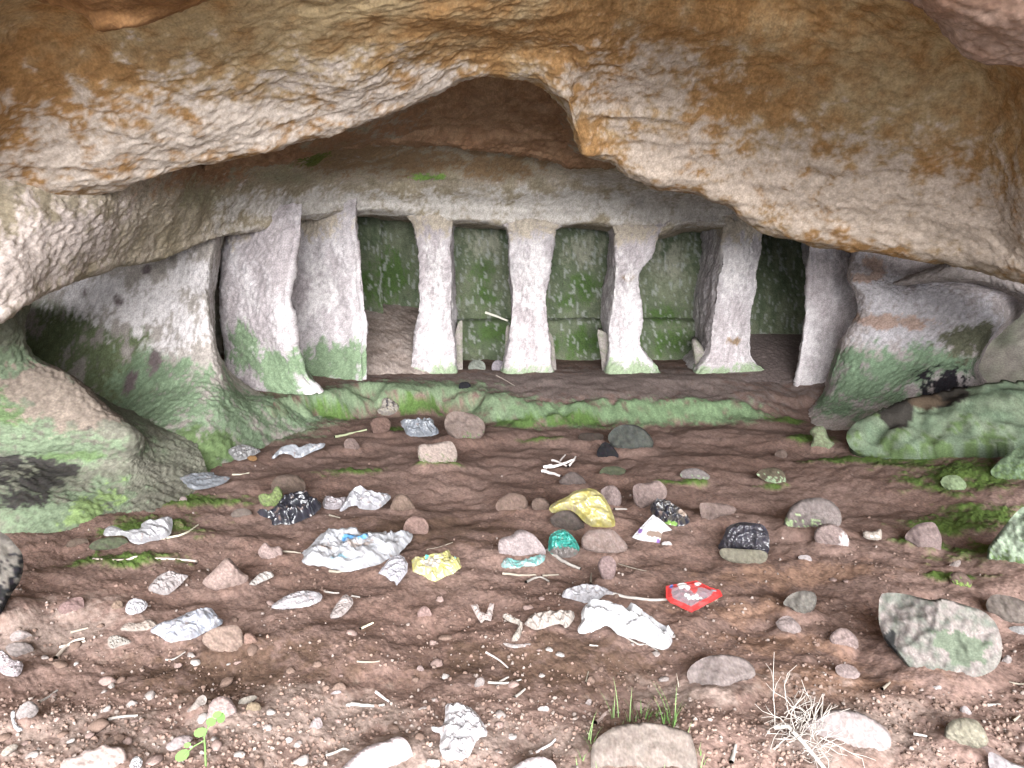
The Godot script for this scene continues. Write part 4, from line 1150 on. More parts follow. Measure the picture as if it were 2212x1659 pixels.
	stone("B", [60, 870, 110, 850, 170, 860, 200, 800, 230, 790, 270, 850, 260, 930, 200, 980, 90, 950], Color(0.20, 0.23, 0.12), "clump of moss on a stone against the black bag", {"called": "moss_clump", "category": "moss", "alt": Color(0.30, 0.40, 0.15), "group": "mossy stones"})
	stone("B", [1130, 950, 1160, 880, 1210, 850, 1270, 870, 1310, 930, 1340, 990, 1250, 1010, 1130, 985], Color(0.26, 0.185, 0.15), "brown stone at the end of the white crumpled bag")
	stone("B", [1230, 1130, 1260, 1060, 1330, 1030, 1400, 1050, 1440, 1110, 1430, 1180, 1370, 1200, 1240, 1170], Color(0.30, 0.20, 0.175), "round reddish stone behind the big white bag with blue print")
	stone("B", [60, 1320, 100, 1260, 130, 1240, 170, 1290, 240, 1270, 265, 1320, 260, 1380, 180, 1400, 80, 1370], ROSE, "pale pink stone left of the big white bag")
	stone("A", [1830, 1250, 1900, 1330, 1950, 1390, 2010, 1420, 1960, 1500, 1880, 1550, 1760, 1550, 1650, 1500, 1620, 1460, 1720, 1370], Color(0.42, 0.31, 0.28), "pointed triangular pink stone standing in the soil", {"n": 28, "facets": 3, "smooth": 1})
	stone("A", [520, 1190, 550, 1130, 620, 1110, 700, 1115, 720, 1150, 660, 1190], Color(0.20, 0.15, 0.12), "flat brown stone near the grey translucent bag")
	stone("A", [700, 1190, 760, 1130, 880, 1100, 1000, 1105, 1040, 1150, 960, 1210, 800, 1220], Color(0.11, 0.105, 0.08), "dark mossy stone under the end of the grey translucent bag", {"alt": Color(0.14, 0.17, 0.10)})
	stone("A", [1440, 800, 1460, 775, 1500, 780, 1510, 820, 1470, 835, 1440, 830], Color(0.40, 0.32, 0.31), "single pale pebble above the grey translucent bag", {"n": 12})
	stone("A", [1395, 1010, 1410, 970, 1460, 970, 1490, 1010, 1470, 1050, 1410, 1050], Color(0.24, 0.34, 0.11), "pebble with a yellow green moss cap beside the grey bag", {"n": 14, "alt": Color(0.22, 0.15, 0.11)})
	stone("A", [1850, 920, 1890, 880, 1960, 865, 2020, 890, 2030, 930, 1960, 950, 1870, 950], Color(0.21, 0.17, 0.15), "grey brown pebble beside the tail of the black bag", {"n": 14})
	stone("A", [1980, 470, 2010, 445, 2060, 450, 2070, 480, 2030, 500], Color(0.30, 0.17, 0.08), "orange brown pebble under a grey plastic scrap", {"n": 12})
	# --- centre
	stone("C", [60, 950, 100, 890, 190, 840, 300, 870, 330, 930, 310, 990, 200, 1015, 80, 1000], Color(0.25, 0.175, 0.145), "brown stone left of the yellow bag")
	stone("C", [80, 1280, 100, 1210, 200, 1190, 230, 1150, 280, 1140, 370, 1180, 440, 1260, 480, 1330, 420, 1370, 300, 1385, 110, 1385], Color(0.42, 0.35, 0.35), "lilac grey humped stone beside the teal bag", {"n": 28, "facets": 3})
	stone("C", [490, 1060, 560, 1000, 640, 985, 700, 1010, 750, 1070, 790, 1110, 740, 1170, 560, 1150], Color(0.10, 0.085, 0.075), "dark stone under the yellow bag", {"alt": Color(0.14, 0.11, 0.10)})
	stone("C", [750, 1220, 800, 1150, 900, 1140, 1010, 1140, 1060, 1190, 1140, 1280, 1090, 1340, 900, 1340, 760, 1300], Color(0.26, 0.19, 0.17), "broad brown stone in front of the yellow bag", {"n": 28, "alt": Color(0.32, 0.25, 0.23)})
	stone("C", [900, 830, 970, 785, 1030, 790, 1080, 860, 1075, 950, 1000, 970, 940, 930], Color(0.30, 0.23, 0.22), "upright pinkish stone right behind the yellow bag")
	stone("C", [1165, 800, 1210, 770, 1290, 770, 1370, 740, 1430, 790, 1450, 840, 1430, 900, 1330, 930, 1240, 990, 1180, 940], Color(0.32, 0.24, 0.225), "pinkish block between the yellow bag and the black wrapper", {"n": 26, "facets": 3})
	stone("C", [1700, 930, 1760, 925, 1900, 930, 2010, 970, 1980, 1020, 1850, 1040, 1780, 1105, 1720, 1060], Color(0.27, 0.20, 0.18), "tilted pinkish slab sunk in the soil near the blackened stone")
	stone("C", [1860, 1310, 1900, 1290, 2050, 1300, 2230, 1310, 2262, 1350, 2230, 1415, 2050, 1435, 1880, 1375], Color(0.25, 0.23, 0.18), "olive brown flat stone under the black bag", {"n": 24})
	stone("C", [960, 400, 1010, 330, 1090, 295, 1200, 300, 1280, 350, 1340, 430, 1330, 490, 1150, 515, 1010, 490], Color(0.115, 0.12, 0.105), "dark grey green rock just below the mossy step", {"n": 30, "alt": Color(0.085, 0.09, 0.085)})
	stone("C", [870, 530, 930, 430, 1000, 460, 1070, 560, 1000, 585, 900, 575], Color(0.032, 0.03, 0.034), "small black lump against the dark grey green rock", {"n": 16})
	stone("C", [720, 400, 760, 360, 940, 370, 930, 430, 760, 440], Color(0.085, 0.065, 0.055), "flat dark brown stone behind the black lump", {"n": 16})
	stone("C", [830, 480, 870, 440, 915, 470, 900, 510, 850, 505], Color(0.25, 0.165, 0.14), "small reddish stone next to the black lump", {"n": 14})
	stone("C", [1540, 710, 1570, 660, 1660, 645, 1720, 660, 1800, 715, 1770, 750, 1620, 755], Color(0.27, 0.235, 0.23), "flat grey stone with a thin green foot", {"moss": Color(0.22, 0.27, 0.18), "moss_to": 0.12})
	stone("C", [880, 1420, 920, 1360, 990, 1350, 1040, 1410, 1030, 1500, 990, 1575, 940, 1575, 900, 1490], Color(0.30, 0.215, 0.21), "small upright mauve stone between dry stalks")
	stone("C", [560, 770, 620, 700, 690, 670, 770, 720, 800, 780, 680, 800], Color(0.20, 0.16, 0.15), "grey stone under the bundle of bleached twigs")
	stone("C", [350, 960, 370, 890, 440, 880, 510, 930, 500, 990, 400, 1000], Color(0.21, 0.15, 0.125), "low brown stone partly covered by the yellow bag tail", {"n": 16})
	stone("C", [890, 690, 930, 640, 1040, 630, 1120, 660, 1100, 700, 950, 720], Color(0.12, 0.13, 0.085), "flat dark green stone near the black lump", {"n": 16})
	# --- right
	stone("D", [290, 1040, 340, 950, 420, 900, 560, 880, 660, 910, 730, 980, 750, 1060, 730, 1120, 600, 1150, 520, 1165, 400, 1165, 270, 1120], Color(0.28, 0.235, 0.225), "large rounded grey stone with a pale green crust at its foot", {"n": 32, "facets": 3, "moss": Color(0.32, 0.40, 0.23), "moss_to": 0.12})
	stone("D", [520, 1150, 570, 1100, 660, 1090, 730, 1120, 790, 1180, 810, 1240, 800, 1290, 580, 1300, 520, 1220], Color(0.34, 0.26, 0.245), "pinkish stone with a white face in front of the rounded grey stone", {"marks": [[0.86, 0.35, 0.14, 0.36, Color(0.55, 0.49, 0.48)]]})
	stone("D", [1250, 1190, 1330, 1110, 1400, 1085, 1490, 1080, 1530, 1150, 1555, 1220, 1540, 1330, 1380, 1310, 1260, 1230], Color(0.30, 0.225, 0.215), "angular pinkish stone beside the cream plastic cup", {"facets": 3})
	stone("D", [50, 700, 90, 660, 180, 640, 250, 650, 295, 700, 300, 770, 240, 785, 130, 755], Color(0.15, 0.125, 0.09), "small dark stone rimmed with pale green moss", {"moss": Color(0.33, 0.42, 0.27), "moss_to": 0.25})
	stone("D", [490, 490, 520, 400, 480, 360, 520, 310, 610, 310, 640, 420, 700, 450, 640, 500, 560, 520], Color(0.24, 0.25, 0.165), "pale green mossy lump below the right wall", {"n": 18, "alt": Color(0.30, 0.36, 0.22)})
	stone("D", [1530, 770, 1570, 710, 1680, 700, 1760, 780, 1720, 850, 1630, 860], Color(0.30, 0.38, 0.22), "small pale green stone in the moss before the boulders", {"n": 18, "moss": MOSS, "moss_to": 0.1})
	stone("D", [1600, 1530, 1640, 1480, 1720, 1480, 1800, 1560, 1780, 1620, 1680, 1610], Color(0.22, 0.155, 0.13), "brown stone with a bright green mossy rim", {"n": 16, "moss": Color(0.28, 0.40, 0.12), "moss_to": 0.35})
	stone("D", [2010, 440, 2080, 370, 2230, 350, 2300, 400, 2250, 460, 2100, 470], Color(0.28, 0.22, 0.20), "flat brown stone lying on the mossy ground at the right", {"n": 16})
	stone("D", [200, 540, 230, 500, 280, 495, 315, 540, 290, 575, 230, 575], Color(0.20, 0.145, 0.125), "small round brown stone below the step", {"n": 14})
	stone("D", [390, 1350, 490, 1345, 515, 1410, 410, 1405], Color(0.50, 0.44, 0.44), "flat white chip of stone in front of the pinkish stone", {"n": 12, "front": 0.3})
	stone("D", [1590, 1450, 1640, 1400, 1710, 1385, 1700, 1430, 1650, 1460], Color(0.36, 0.30, 0.28), "narrow pale stone above the mossy rimmed stone", {"n": 12})
	stone("H", [260, 340, 330, 260, 420, 230, 520, 240, 550, 290, 530, 380, 460, 430, 380, 430, 340, 370], Color(0.225, 0.205, 0.185), "grey rounded stone in the bare reddish soil", {"n": 22})
	stone("H", [200, 500, 260, 440, 330, 430, 430, 530, 400, 590, 300, 590], Color(0.36, 0.29, 0.28), "flat mauve stone below the grey rounded stone", {"n": 18, "tilt": 45.0})
	stone("H", [640, 600, 720, 530, 800, 540, 880, 620, 880, 710, 720, 730, 660, 670], Color(0.37, 0.28, 0.265), "pinkish stone left of the large pitted boulder", {"n": 22})
	stone("H", [690, 840, 760, 815, 850, 840, 910, 920, 800, 960, 700, 900], Color(0.37, 0.29, 0.28), "flat pale stone sunk in the reddish soil", {"n": 18, "tilt": 35.0, "front": 0.3})
	stone("H", [1560, 1370, 1610, 1280, 1720, 1250, 1830, 1270, 1890, 1340, 1940, 1470, 1800, 1520, 1600, 1480], Color(0.34, 0.31, 0.24), "smooth round olive stone", {"n": 26, "facets": 2})
	stone("H", [1900, 330, 1960, 255, 2130, 280, 2260, 340, 2290, 490, 2050, 505, 1920, 410], Color(0.22, 0.185, 0.165), "grey brown stone behind the large pitted boulder", {"n": 24})
	stone("H", [2070, 550, 2110, 515, 2250, 520, 2300, 590, 2090, 600], Color(0.38, 0.36, 0.36), "pale flat slab beside the large pitted boulder", {"n": 16, "front": 0.3})
	stone("H", [1640, 930, 1700, 900, 1770, 905, 1800, 950, 1760, 985, 1680, 980], Color(0.50, 0.44, 0.44), "whitish stone at the foot of the large pitted boulder", {"n": 14})
	stone("H", [1450, 1010, 1540, 990, 1555, 1020, 1480, 1060], Color(0.54, 0.48, 0.47), "small white stone before the large pitted boulder", {"n": 12})
	stone("H", [2030, 790, 2080, 740, 2120, 780, 2100, 830, 2040, 830], Color(0.38, 0.33, 0.32), "small grey stone tucked behind the pitted boulder", {"n": 12})
	stone("H", [1690, 1180, 1740, 1150, 1800, 1220, 1770, 1245, 1710, 1225], Color(0.46, 0.40, 0.40), "small pale stone above the round olive stone", {"n": 12})
	# --- left foreground
	stone("E", [460, 410, 480, 340, 580, 290, 660, 280, 680, 330, 670, 400, 560, 425], Color(0.30, 0.20, 0.19), "mauve brown flat stone near the grey boulder", {"n": 20, "tilt": 50.0})
	stone("E", [890, 360, 920, 315, 970, 310, 1000, 350, 970, 390, 910, 390], Color(0.28, 0.20, 0.155), "small round brown stone beside a white plastic twist", {"n": 14})
	stone("E", [1640, 580, 1720, 530, 1900, 500, 1950, 560, 1970, 670, 1930, 740, 1720, 730, 1620, 650], Color(0.35, 0.255, 0.215), "brown angular stone against the bluish plastic bag", {"n": 26, "facets": 3})
	stone("E", [1960, 580, 2020, 565, 2090, 640, 2120, 690, 2000, 700, 1960, 660], Color(0.31, 0.20, 0.165), "small reddish slab leaning on the brown angular stone", {"n": 16})
	stone("E", [70, 600, 140, 545, 220, 560, 270, 600, 200, 640, 100, 650], Color(0.46, 0.39, 0.38), "pale wedge shaped stone near the grey boulder", {"n": 18})
	stone("E", [30, 690, 90, 650, 220, 640, 280, 690, 250, 750, 100, 770], Color(0.33, 0.28, 0.27), "grey lilac flat stone below the pale wedge", {"n": 18, "tilt": 45.0})
	stone("E", [1660, 1270, 1690, 1120, 1780, 1075, 1860, 1100, 1920, 1210, 1850, 1240, 1810, 1290, 1670, 1300], Color(0.47, 0.36, 0.345), "smooth pale pink stone behind the green seedling", {"n": 24, "facets": 3})
	stone("E", [120, 1230, 170, 1150, 240, 1110, 310, 1160, 310, 1210, 230, 1290, 140, 1270], Color(0.36, 0.315, 0.31), "grey stone with a white scrap beside it", {"n": 20})
	stone("E", [1320, 1490, 1420, 1400, 1520, 1390, 1560, 1425, 1450, 1500, 1370, 1530], Color(0.42, 0.35, 0.35), "long flat lilac stone left of the seedling", {"n": 20, "tilt": 40.0})
	stone("E", [1490, 1210, 1560, 1140, 1600, 1080, 1650, 1070, 1670, 1120, 1620, 1180, 1540, 1220], Color(0.40, 0.345, 0.32), "knobbly pale stone left of the smooth pink stone", {"n": 18})
	stone("E", [1910, 1150, 1930, 1100, 2040, 1070, 2080, 1090, 2020, 1130, 1950, 1165], Color(0.37, 0.33, 0.29), "narrow pale olive stone right of the smooth pink stone", {"n": 16})
	stone("E", [1970, 1200, 2000, 1130, 2080, 1130, 2110, 1190, 2040, 1220], Color(0.31, 0.24, 0.17), "rounded ochre stone below the narrow olive stone", {"n": 16})
	stone("E", [0, 1540, 60, 1480, 130, 1460, 150, 1490, 100, 1530, 30, 1580], Color(0.38, 0.33, 0.29), "small grey stone at the edge of the bare soil left", {"n": 14})
	stone("F", [1340, 410, 1390, 350, 1440, 370, 1470, 440, 1360, 465], Color(0.38, 0.26, 0.24), "small rosy stone alone in the dark soil", {"n": 14})
	stone("F", [1340, 890, 1345, 840, 1380, 830, 1405, 870, 1390, 910], Color(0.38, 0.29, 0.28), "small oval pink stone in the middle of the soil", {"n": 12})
	stone("F", [1800, 1010, 1820, 940, 1870, 925, 1893, 960, 1860, 1030], Color(0.44, 0.38, 0.37), "oval whitish stone near crossed straws", {"n": 14})
	stone("F", [650, 1040, 690, 980, 740, 970, 780, 1010, 760, 1050], Color(0.30, 0.21, 0.175), "round brown stone behind a pale one", {"n": 14})
	stone("F", [635, 1075, 680, 1035, 735, 1035, 735, 1080, 680, 1090], Color(0.46, 0.40, 0.41), "pale oval stone in front of a brown one", {"n": 14})
	stone("F", [470, 1350, 510, 1260, 560, 1245, 590, 1310, 560, 1370, 500, 1370], Color(0.44, 0.37, 0.37), "lilac white upright stone above the large whitish stone", {"n": 16})
	stone("G", [395, 1185, 430, 1160, 490, 1160, 500, 1200, 440, 1220], Color(0.46, 0.41, 0.40), "pale oval stone left of the grass", {"n": 14})
	stone("G", [780, 1150, 810, 1100, 840, 1110, 835, 1150, 800, 1165], Color(0.50, 0.43, 0.42), "small white stone beside grass blades", {"n": 12})
	stone("C", [1395, 1265, 1410, 1240, 1470, 1235, 1490, 1270, 1450, 1285], Color(0.60, 0.56, 0.55), "small white stone in front of the folded white carton", {"n": 12})
	# --- two pale stones and a black one lying by the niches
	for e in [[1030, 790, 20, 17, Color(0.36, 0.38, 0.33), "pale greenish round stone lying in a basin niche"], [1076, 789, 15, 14, Color(0.46, 0.41, 0.45), "pale lilac round stone lying in a basin niche"]]:
		var g := at(e[0], 803, 8.1)
		stone("P", [e[0] - e[2], 795, e[0] - e[2] * 0.7, 781, e[0], 776, e[0] + e[2] * 0.8, 782, e[0] + e[2], 796, e[0] + e[2] * 0.6, 806, e[0] - e[2] * 0.6, 806], e[4], e[5], {"n": 16, "ground": Vector3(g.x, floor_h(g.x, g.z), g.z)})
	stone("P", [990, 838, 993, 826, 1010, 824, 1018, 832, 1014, 840, 996, 842], Color(0.03, 0.03, 0.035), "small black charred lump on the crest of the step", {"n": 14})

func rubbish() -> void:
	litter("plastic_bag", "bag", "C", [490, 970, 530, 930, 640, 880, 700, 830, 800, 810, 870, 820, 940, 880, 990, 970, 1025, 1060, 1030, 1120, 960, 1140, 860, 1135, 770, 1080, 720, 1020, 660, 985, 600, 990, 560, 1010, 510, 1010], Color(0.60, 0.52, 0.17), "yellow plastic bag arched over a dark stone", {"tilt": 60.0, "front": 0.35, "rear": 0.12, "alt": Color(0.66, 0.60, 0.32), "crease": 0.7, "smooth": 2})
	litter("plastic_bag", "bag", "B", [410, 1330, 500, 1270, 560, 1190, 620, 1160, 730, 1160, 810, 1140, 850, 1120, 890, 1180, 960, 1170, 1060, 1180, 1200, 1175, 1300, 1165, 1315, 1210, 1250, 1290, 1200, 1340, 1130, 1400, 1000, 1440, 880, 1470, 780, 1490, 640, 1460, 590, 1440, 440, 1430, 410, 1400, 440, 1360], Color(0.70, 0.72, 0.78), "large spread white plastic bag with blue print", {"tilt": 14.0, "front": 0.16, "n": 64, "alt": Color(0.58, 0.57, 0.60), "crease": 1.3, "marks": [[0.42, 0.62, 0.07, 0.05, Color(0.10, 0.28, 0.55)], [0.52, 0.6, 0.06, 0.06, Color(0.12, 0.32, 0.58)], [0.33, 0.22, 0.06, 0.03, Color(0.30, 0.50, 0.62)], [0.2, 0.45, 0.06, 0.05, Color(0.45, 0.38, 0.36)], [0.5, 0.42, 0.1, 0.06, Color(0.47, 0.40, 0.38)]]})
	litter("plastic_bag", "bag", "B", [40, 990, 170, 1000, 240, 920, 340, 870, 440, 860, 480, 870, 510, 900, 570, 920, 580, 970, 500, 1040, 400, 1080, 330, 1110, 250, 1100, 180, 1120, 170, 1060, 90, 1040], Color(0.032, 0.033, 0.045), "crumpled black plastic bag beside the mossy clump", {"tilt": 32.0, "front": 0.35, "alt": Color(0.07, 0.068, 0.085), "crease": 1.4})
	litter("plastic_bag", "bag", "B", [715, 995, 760, 930, 800, 850, 840, 810, 900, 795, 940, 830, 980, 825, 1010, 850, 1100, 850, 1140, 880, 1110, 920, 1050, 970, 1000, 990, 880, 980, 860, 950, 800, 960, 740, 1000], Color(0.64, 0.63, 0.68), "crumpled whitish bag between the black bag and a brown stone", {"tilt": 45.0, "front": 0.4, "alt": Color(0.54, 0.53, 0.57)})
	litter("plastic_scrap", "plastic", "B", [580, 940, 600, 880, 640, 870, 700, 895, 780, 875, 770, 930, 730, 975, 680, 985, 600, 980], Color(0.50, 0.45, 0.48), "pinkish grey plastic scrap touching the black bag", {"tilt": 45.0, "front": 0.35})
	litter("plastic_scrap", "plastic", "B", [1030, 1500, 1080, 1430, 1130, 1370, 1190, 1340, 1240, 1370, 1270, 1420, 1265, 1490, 1180, 1600, 1160, 1560, 1130, 1560, 1090, 1520], Color(0.48, 0.46, 0.51), "torn lilac grey plastic piece between white bag and yellow wrapper", {"tilt": 30.0, "front": 0.2, "alt": Color(0.56, 0.55, 0.60), "smooth": 0})
	litter("snack_wrapper", "wrapper", "B", [1300, 1390, 1330, 1370, 1440, 1360, 1540, 1330, 1600, 1310, 1620, 1360, 1680, 1370, 1700, 1450, 1640, 1500, 1560, 1530, 1490, 1570, 1430, 1545, 1400, 1520, 1310, 1490], Color(0.68, 0.62, 0.20), "torn yellow wrapper with teal marks", {"tilt": 25.0, "front": 0.22, "smooth": 0, "alt": Color(0.72, 0.70, 0.46), "marks": [[0.42, 0.5, 0.2, 0.18, Color(0.46, 0.42, 0.36)], [0.31, 0.70, 0.04, 0.05, Color(0.08, 0.48, 0.42)], [0.88, 0.66, 0.03, 0.07, Color(0.35, 0.60, 0.55)]]})
	litter("plastic_bag", "bag", "C", [490, 1250, 500, 1190, 560, 1150, 620, 1140, 660, 1170, 720, 1240, 745, 1310, 700, 1365, 560, 1375, 490, 1320], Color(0.045, 0.40, 0.33), "teal plastic bag lump half filled with dirt", {"tilt": 58.0, "front": 0.45, "alt": Color(0.10, 0.50, 0.43), "marks": [[0.55, 0.12, 0.5, 0.24, Color(0.22, 0.20, 0.19)]]})
	litter("plastic_scrap", "plastic", "C", [105, 1440, 140, 1370, 200, 1390, 290, 1395, 400, 1350, 470, 1350, 460, 1400, 400, 1440, 330, 1440, 230, 1470, 130, 1460], Color(0.22, 0.55, 0.52), "pale turquoise plastic shreds in front of the lilac humped stone", {"tilt": 20.0, "front": 0.2, "alt": Color(0.60, 0.66, 0.68), "crease": 1.4})
	litter("plastic_bag", "bag", "C", [1300, 970, 1340, 910, 1420, 905, 1500, 940, 1600, 1010, 1640, 1080, 1560, 1125, 1430, 1100, 1340, 1040], Color(0.035, 0.036, 0.055), "dark blue black bag on the soil behind the white carton", {"tilt": 40.0, "front": 0.4, "alt": Color(0.14, 0.125, 0.11), "marks": [[0.5, 0.06, 0.2, 0.06, Color(0.22, 0.38, 0.10)], [0.8, 0.4, 0.1, 0.14, Color(0.30, 0.23, 0.19)]]})
	litter("plastic_bag", "bag", "C", [1845, 1290, 1900, 1200, 1930, 1110, 2050, 1080, 2140, 1090, 2220, 1100, 2268, 1180, 2268, 1340, 2200, 1345, 2000, 1315, 1890, 1320], Color(0.05, 0.048, 0.066), "blue black plastic bag draped over an olive brown stone", {"tilt": 66.0, "front": 0.4, "n": 44, "alt": Color(0.13, 0.12, 0.14), "crease": 1.2, "dirt": 1.0})
	litter("folded_carton", "carton", "C", [1160, 1210, 1230, 1130, 1330, 1025, 1400, 1070, 1485, 1150, 1410, 1165, 1385, 1255, 1240, 1237], Color(0.80, 0.80, 0.82), "white folded carton scrap with a purple edge", {"tilt": 35.0, "front": 0.12, "smooth": 0, "crease": 0.3, "mat": M.paper, "alt": Color(0.74, 0.73, 0.78), "marks": [[0.2, 0.36, 0.05, 0.1, Color(0.22, 0.12, 0.36)], [0.66, 0.06, 0.05, 0.1, Color(0.20, 0.10, 0.32)], [0.62, 0.27, 0.26, 0.11, Color(0.22, 0.16, 0.13)]]})
	litter("plastic_bag", "bag", "G", [720, 550, 760, 480, 750, 400, 800, 340, 890, 305, 1000, 340, 1080, 380, 1180, 370, 1300, 430, 1420, 520, 1510, 570, 1480, 600, 1490, 660, 1430, 720, 1350, 700, 1250, 650, 1180, 620, 1060, 600, 1000, 540, 960, 510, 900, 540, 830, 575, 740, 585], Color(0.82, 0.82, 0.84), "bright white twisted bag beside the grey rag", {"tilt": 30.0, "front": 0.34, "n": 60, "alt": Color(0.78, 0.77, 0.82), "crease": 1.35, "smooth": 2, "dirt": 0.5})
	litter("rag", "rag", "G", [590, 290, 620, 220, 720, 200, 760, 180, 880, 185, 960, 220, 1030, 260, 940, 270, 900, 310, 800, 340, 720, 320, 660, 300], Color(0.50, 0.49, 0.53), "grey white rag knotted round a stick end", {"tilt": 35.0, "front": 0.35, "alt": Color(0.40, 0.38, 0.40), "crease": 1.3, "mat": M.paper})
	var packet := litter("snack_packet", "packet", "G", [1435, 200, 1560, 175, 1680, 155, 1790, 210, 1870, 230, 1892, 280, 1760, 350, 1640, 415, 1550, 370, 1470, 335, 1435, 300], Color(0.48, 0.30, 0.34), "red edged flat packet with white lettering", {"rim": [0.3, Color(0.34, 0.03, 0.03)], "tilt": 18.0, "front": 0.10, "n": 70, "smooth": 0, "crease": 0.35, "alt": Color(0.44, 0.38, 0.42), "marks": [[0.06, 0.5, 0.045, 0.5, Color(0.60, 0.06, 0.06)], [0.3, 0.93, 0.34, 0.13, Color(0.60, 0.06, 0.06)], [0.68, 0.86, 0.18, 0.12, Color(0.60, 0.06, 0.06)], [0.92, 0.5, 0.1, 0.2, Color(0.62, 0.06, 0.06)], [0.75, 0.26, 0.16, 0.10, Color(0.58, 0.10, 0.10)], [0.5, 0.04, 0.2, 0.06, Color(0.60, 0.08, 0.08)], [0.24, 0.2, 0.10, 0.07, Color(0.60, 0.08, 0.08)], [0.49, 0.68, 0.07, 0.12, Color(0.58, 0.09, 0.09)], [0.29, 0.76, 0.09, 0.12, Color(0.82, 0.82, 0.82)], [0.39, 0.70, 0.04, 0.07, Color(0.82, 0.82, 0.82)], [0.56, 0.87, 0.06, 0.07, Color(0.82, 0.82, 0.82)], [0.10, 0.74, 0.035, 0.10, Color(0.12, 0.22, 0.58)], [0.85, 0.72, 0.05, 0.04, Color(0.50, 0.58, 0.68)], [0.37, 0.45, 0.035, 0.05, Color(0.82, 0.82, 0.82)], [0.42, 0.40, 0.025, 0.10, Color(0.82, 0.82, 0.82)], [0.49, 0.42, 0.03, 0.07, Color(0.82, 0.82, 0.82)], [0.56, 0.45, 0.035, 0.07, Color(0.82, 0.82, 0.82)], [0.62, 0.44, 0.03, 0.03, Color(0.82, 0.82, 0.82)]]})
	litter("crumpled_paper", "paper", "G", [290, 500, 360, 420, 480, 400, 560, 400, 690, 390, 705, 460, 630, 550, 600, 500, 500, 520, 390, 565, 320, 520], Color(0.44, 0.38, 0.345), "beige crumpled paper strip left of the bright white bag", {"tilt": 30.0, "front": 0.35, "mat": M.paper, "crease": 1.2})
	litter("crumpled_paper", "paper", "G", [110, 440, 160, 425, 270, 480, 290, 510, 255, 640, 180, 645, 230, 560, 260, 510, 170, 485], Color(0.40, 0.35, 0.31), "curled beige paper scrap beside the paper strip", {"tilt": 30.0, "front": 0.3, "mat": M.paper})
	litter("crumpled_paper", "paper", "G", [115, 650, 230, 670, 355, 655, 340, 692, 220, 702, 150, 685], Color(0.45, 0.39, 0.38), "thin pale paper strip below the curled scrap", {"tilt": 25.0, "front": 0.3, "mat": M.paper})
	litter("plastic_scrap", "plastic", "F", [150, 370, 280, 280, 400, 235, 540, 240, 590, 280, 560, 330, 450, 370, 330, 380, 240, 390], Color(0.47, 0.43, 0.45), "grey lilac plastic sheet on small stones", {"tilt": 28.0, "front": 0.25, "alt": Color(0.52, 0.50, 0.53)})
	litter("plastic_scrap", "plastic", "F", [630, 460, 690, 350, 760, 260, 820, 290, 835, 340, 770, 420, 720, 455], Color(0.40, 0.34, 0.33), "dusty brownish plastic piece beside the lilac sheet", {"tilt": 25.0, "front": 0.2, "mat": M.paper})
	litter("torn_scrap", "scrap", "F", [1775, 350, 1830, 345, 1850, 400, 1900, 420, 1930, 335, 1965, 340, 1940, 480, 1890, 470, 1860, 500, 1820, 440], Color(0.46, 0.38, 0.36), "small torn scrap shaped like a V", {"tilt": 35.0, "front": 0.15, "smooth": 0, "mat": M.paper})
	litter("plastic_bag", "bag", "F", [1570, 1140, 1650, 1140, 1720, 1150, 1800, 1190, 1860, 1270, 1925, 1400, 1830, 1420, 1760, 1580, 1690, 1610, 1560, 1600, 1520, 1500, 1540, 1380, 1470, 1370, 1450, 1320, 1540, 1330, 1570, 1280], Color(0.72, 0.70, 0.73), "crumpled white plastic clump in pale gravel", {"tilt": 38.0, "front": 0.35, "n": 54, "alt": Color(0.62, 0.58, 0.60), "crease": 1.2})
	litter("plastic_bag", "bag", "E", [1190, 560, 1290, 490, 1420, 460, 1530, 400, 1690, 360, 1740, 430, 1810, 490, 1720, 545, 1640, 575, 1560, 625, 1440, 640, 1340, 650, 1290, 600], Color(0.52, 0.55, 0.64), "bluish translucent plastic bag against a brown stone", {"tilt": 35.0, "front": 0.32, "alt": Color(0.46, 0.45, 0.49)})
	litter("crumpled_paper", "paper", "E", [950, 555, 1020, 490, 1120, 500, 1200, 460, 1250, 490, 1280, 520, 1210, 555, 1060, 565], Color(0.40, 0.33, 0.29), "brownish paper strip beside the bluish bag", {"tilt": 30.0, "front": 0.3, "mat": M.paper})
	litter("crumpled_paper", "paper", "E", [870, 690, 865, 610, 930, 590, 990, 610, 1060, 640, 1040, 665, 960, 680, 920, 705], Color(0.40, 0.36, 0.325), "crumpled grey paper near a stalk", {"tilt": 35.0, "front": 0.3, "mat": M.paper})
	litter("plastic_scrap", "plastic", "E", [1005, 400, 1020, 330, 1080, 290, 1150, 305, 1195, 345, 1160, 400, 1080, 432, 1030, 425], Color(0.60, 0.58, 0.62), "small white plastic twist near a round brown stone", {"tilt": 45.0, "front": 0.4})
	litter("plastic_scrap", "plastic", "E", [0, 700, 60, 740, 110, 800, 170, 795, 192, 840, 160, 920, 90, 930, 0, 900, -60, 800], Color(0.47, 0.41, 0.43), "pale crumpled plastic at the rim of the left soil", {"tilt": 40.0, "front": 0.35})
	litter("plastic_scrap", "plastic", "E", [85, 1260, 90, 1205, 125, 1200, 115, 1280, 150, 1330, 190, 1340, 180, 1375, 120, 1365], Color(0.68, 0.67, 0.70), "thin white plastic shred beside a grey stone", {"tilt": 30.0, "front": 0.3, "n": 30})
	litter("plastic_scrap", "plastic", "E", [1035, 1659, 1060, 1590, 1100, 1560, 1150, 1590, 1140, 1650, 1080, 1690], Color(0.58, 0.57, 0.59), "knotted white plastic shred right of the pale pink stone", {"tilt": 40.0, "front": 0.4, "n": 30, "crease": 1.5})
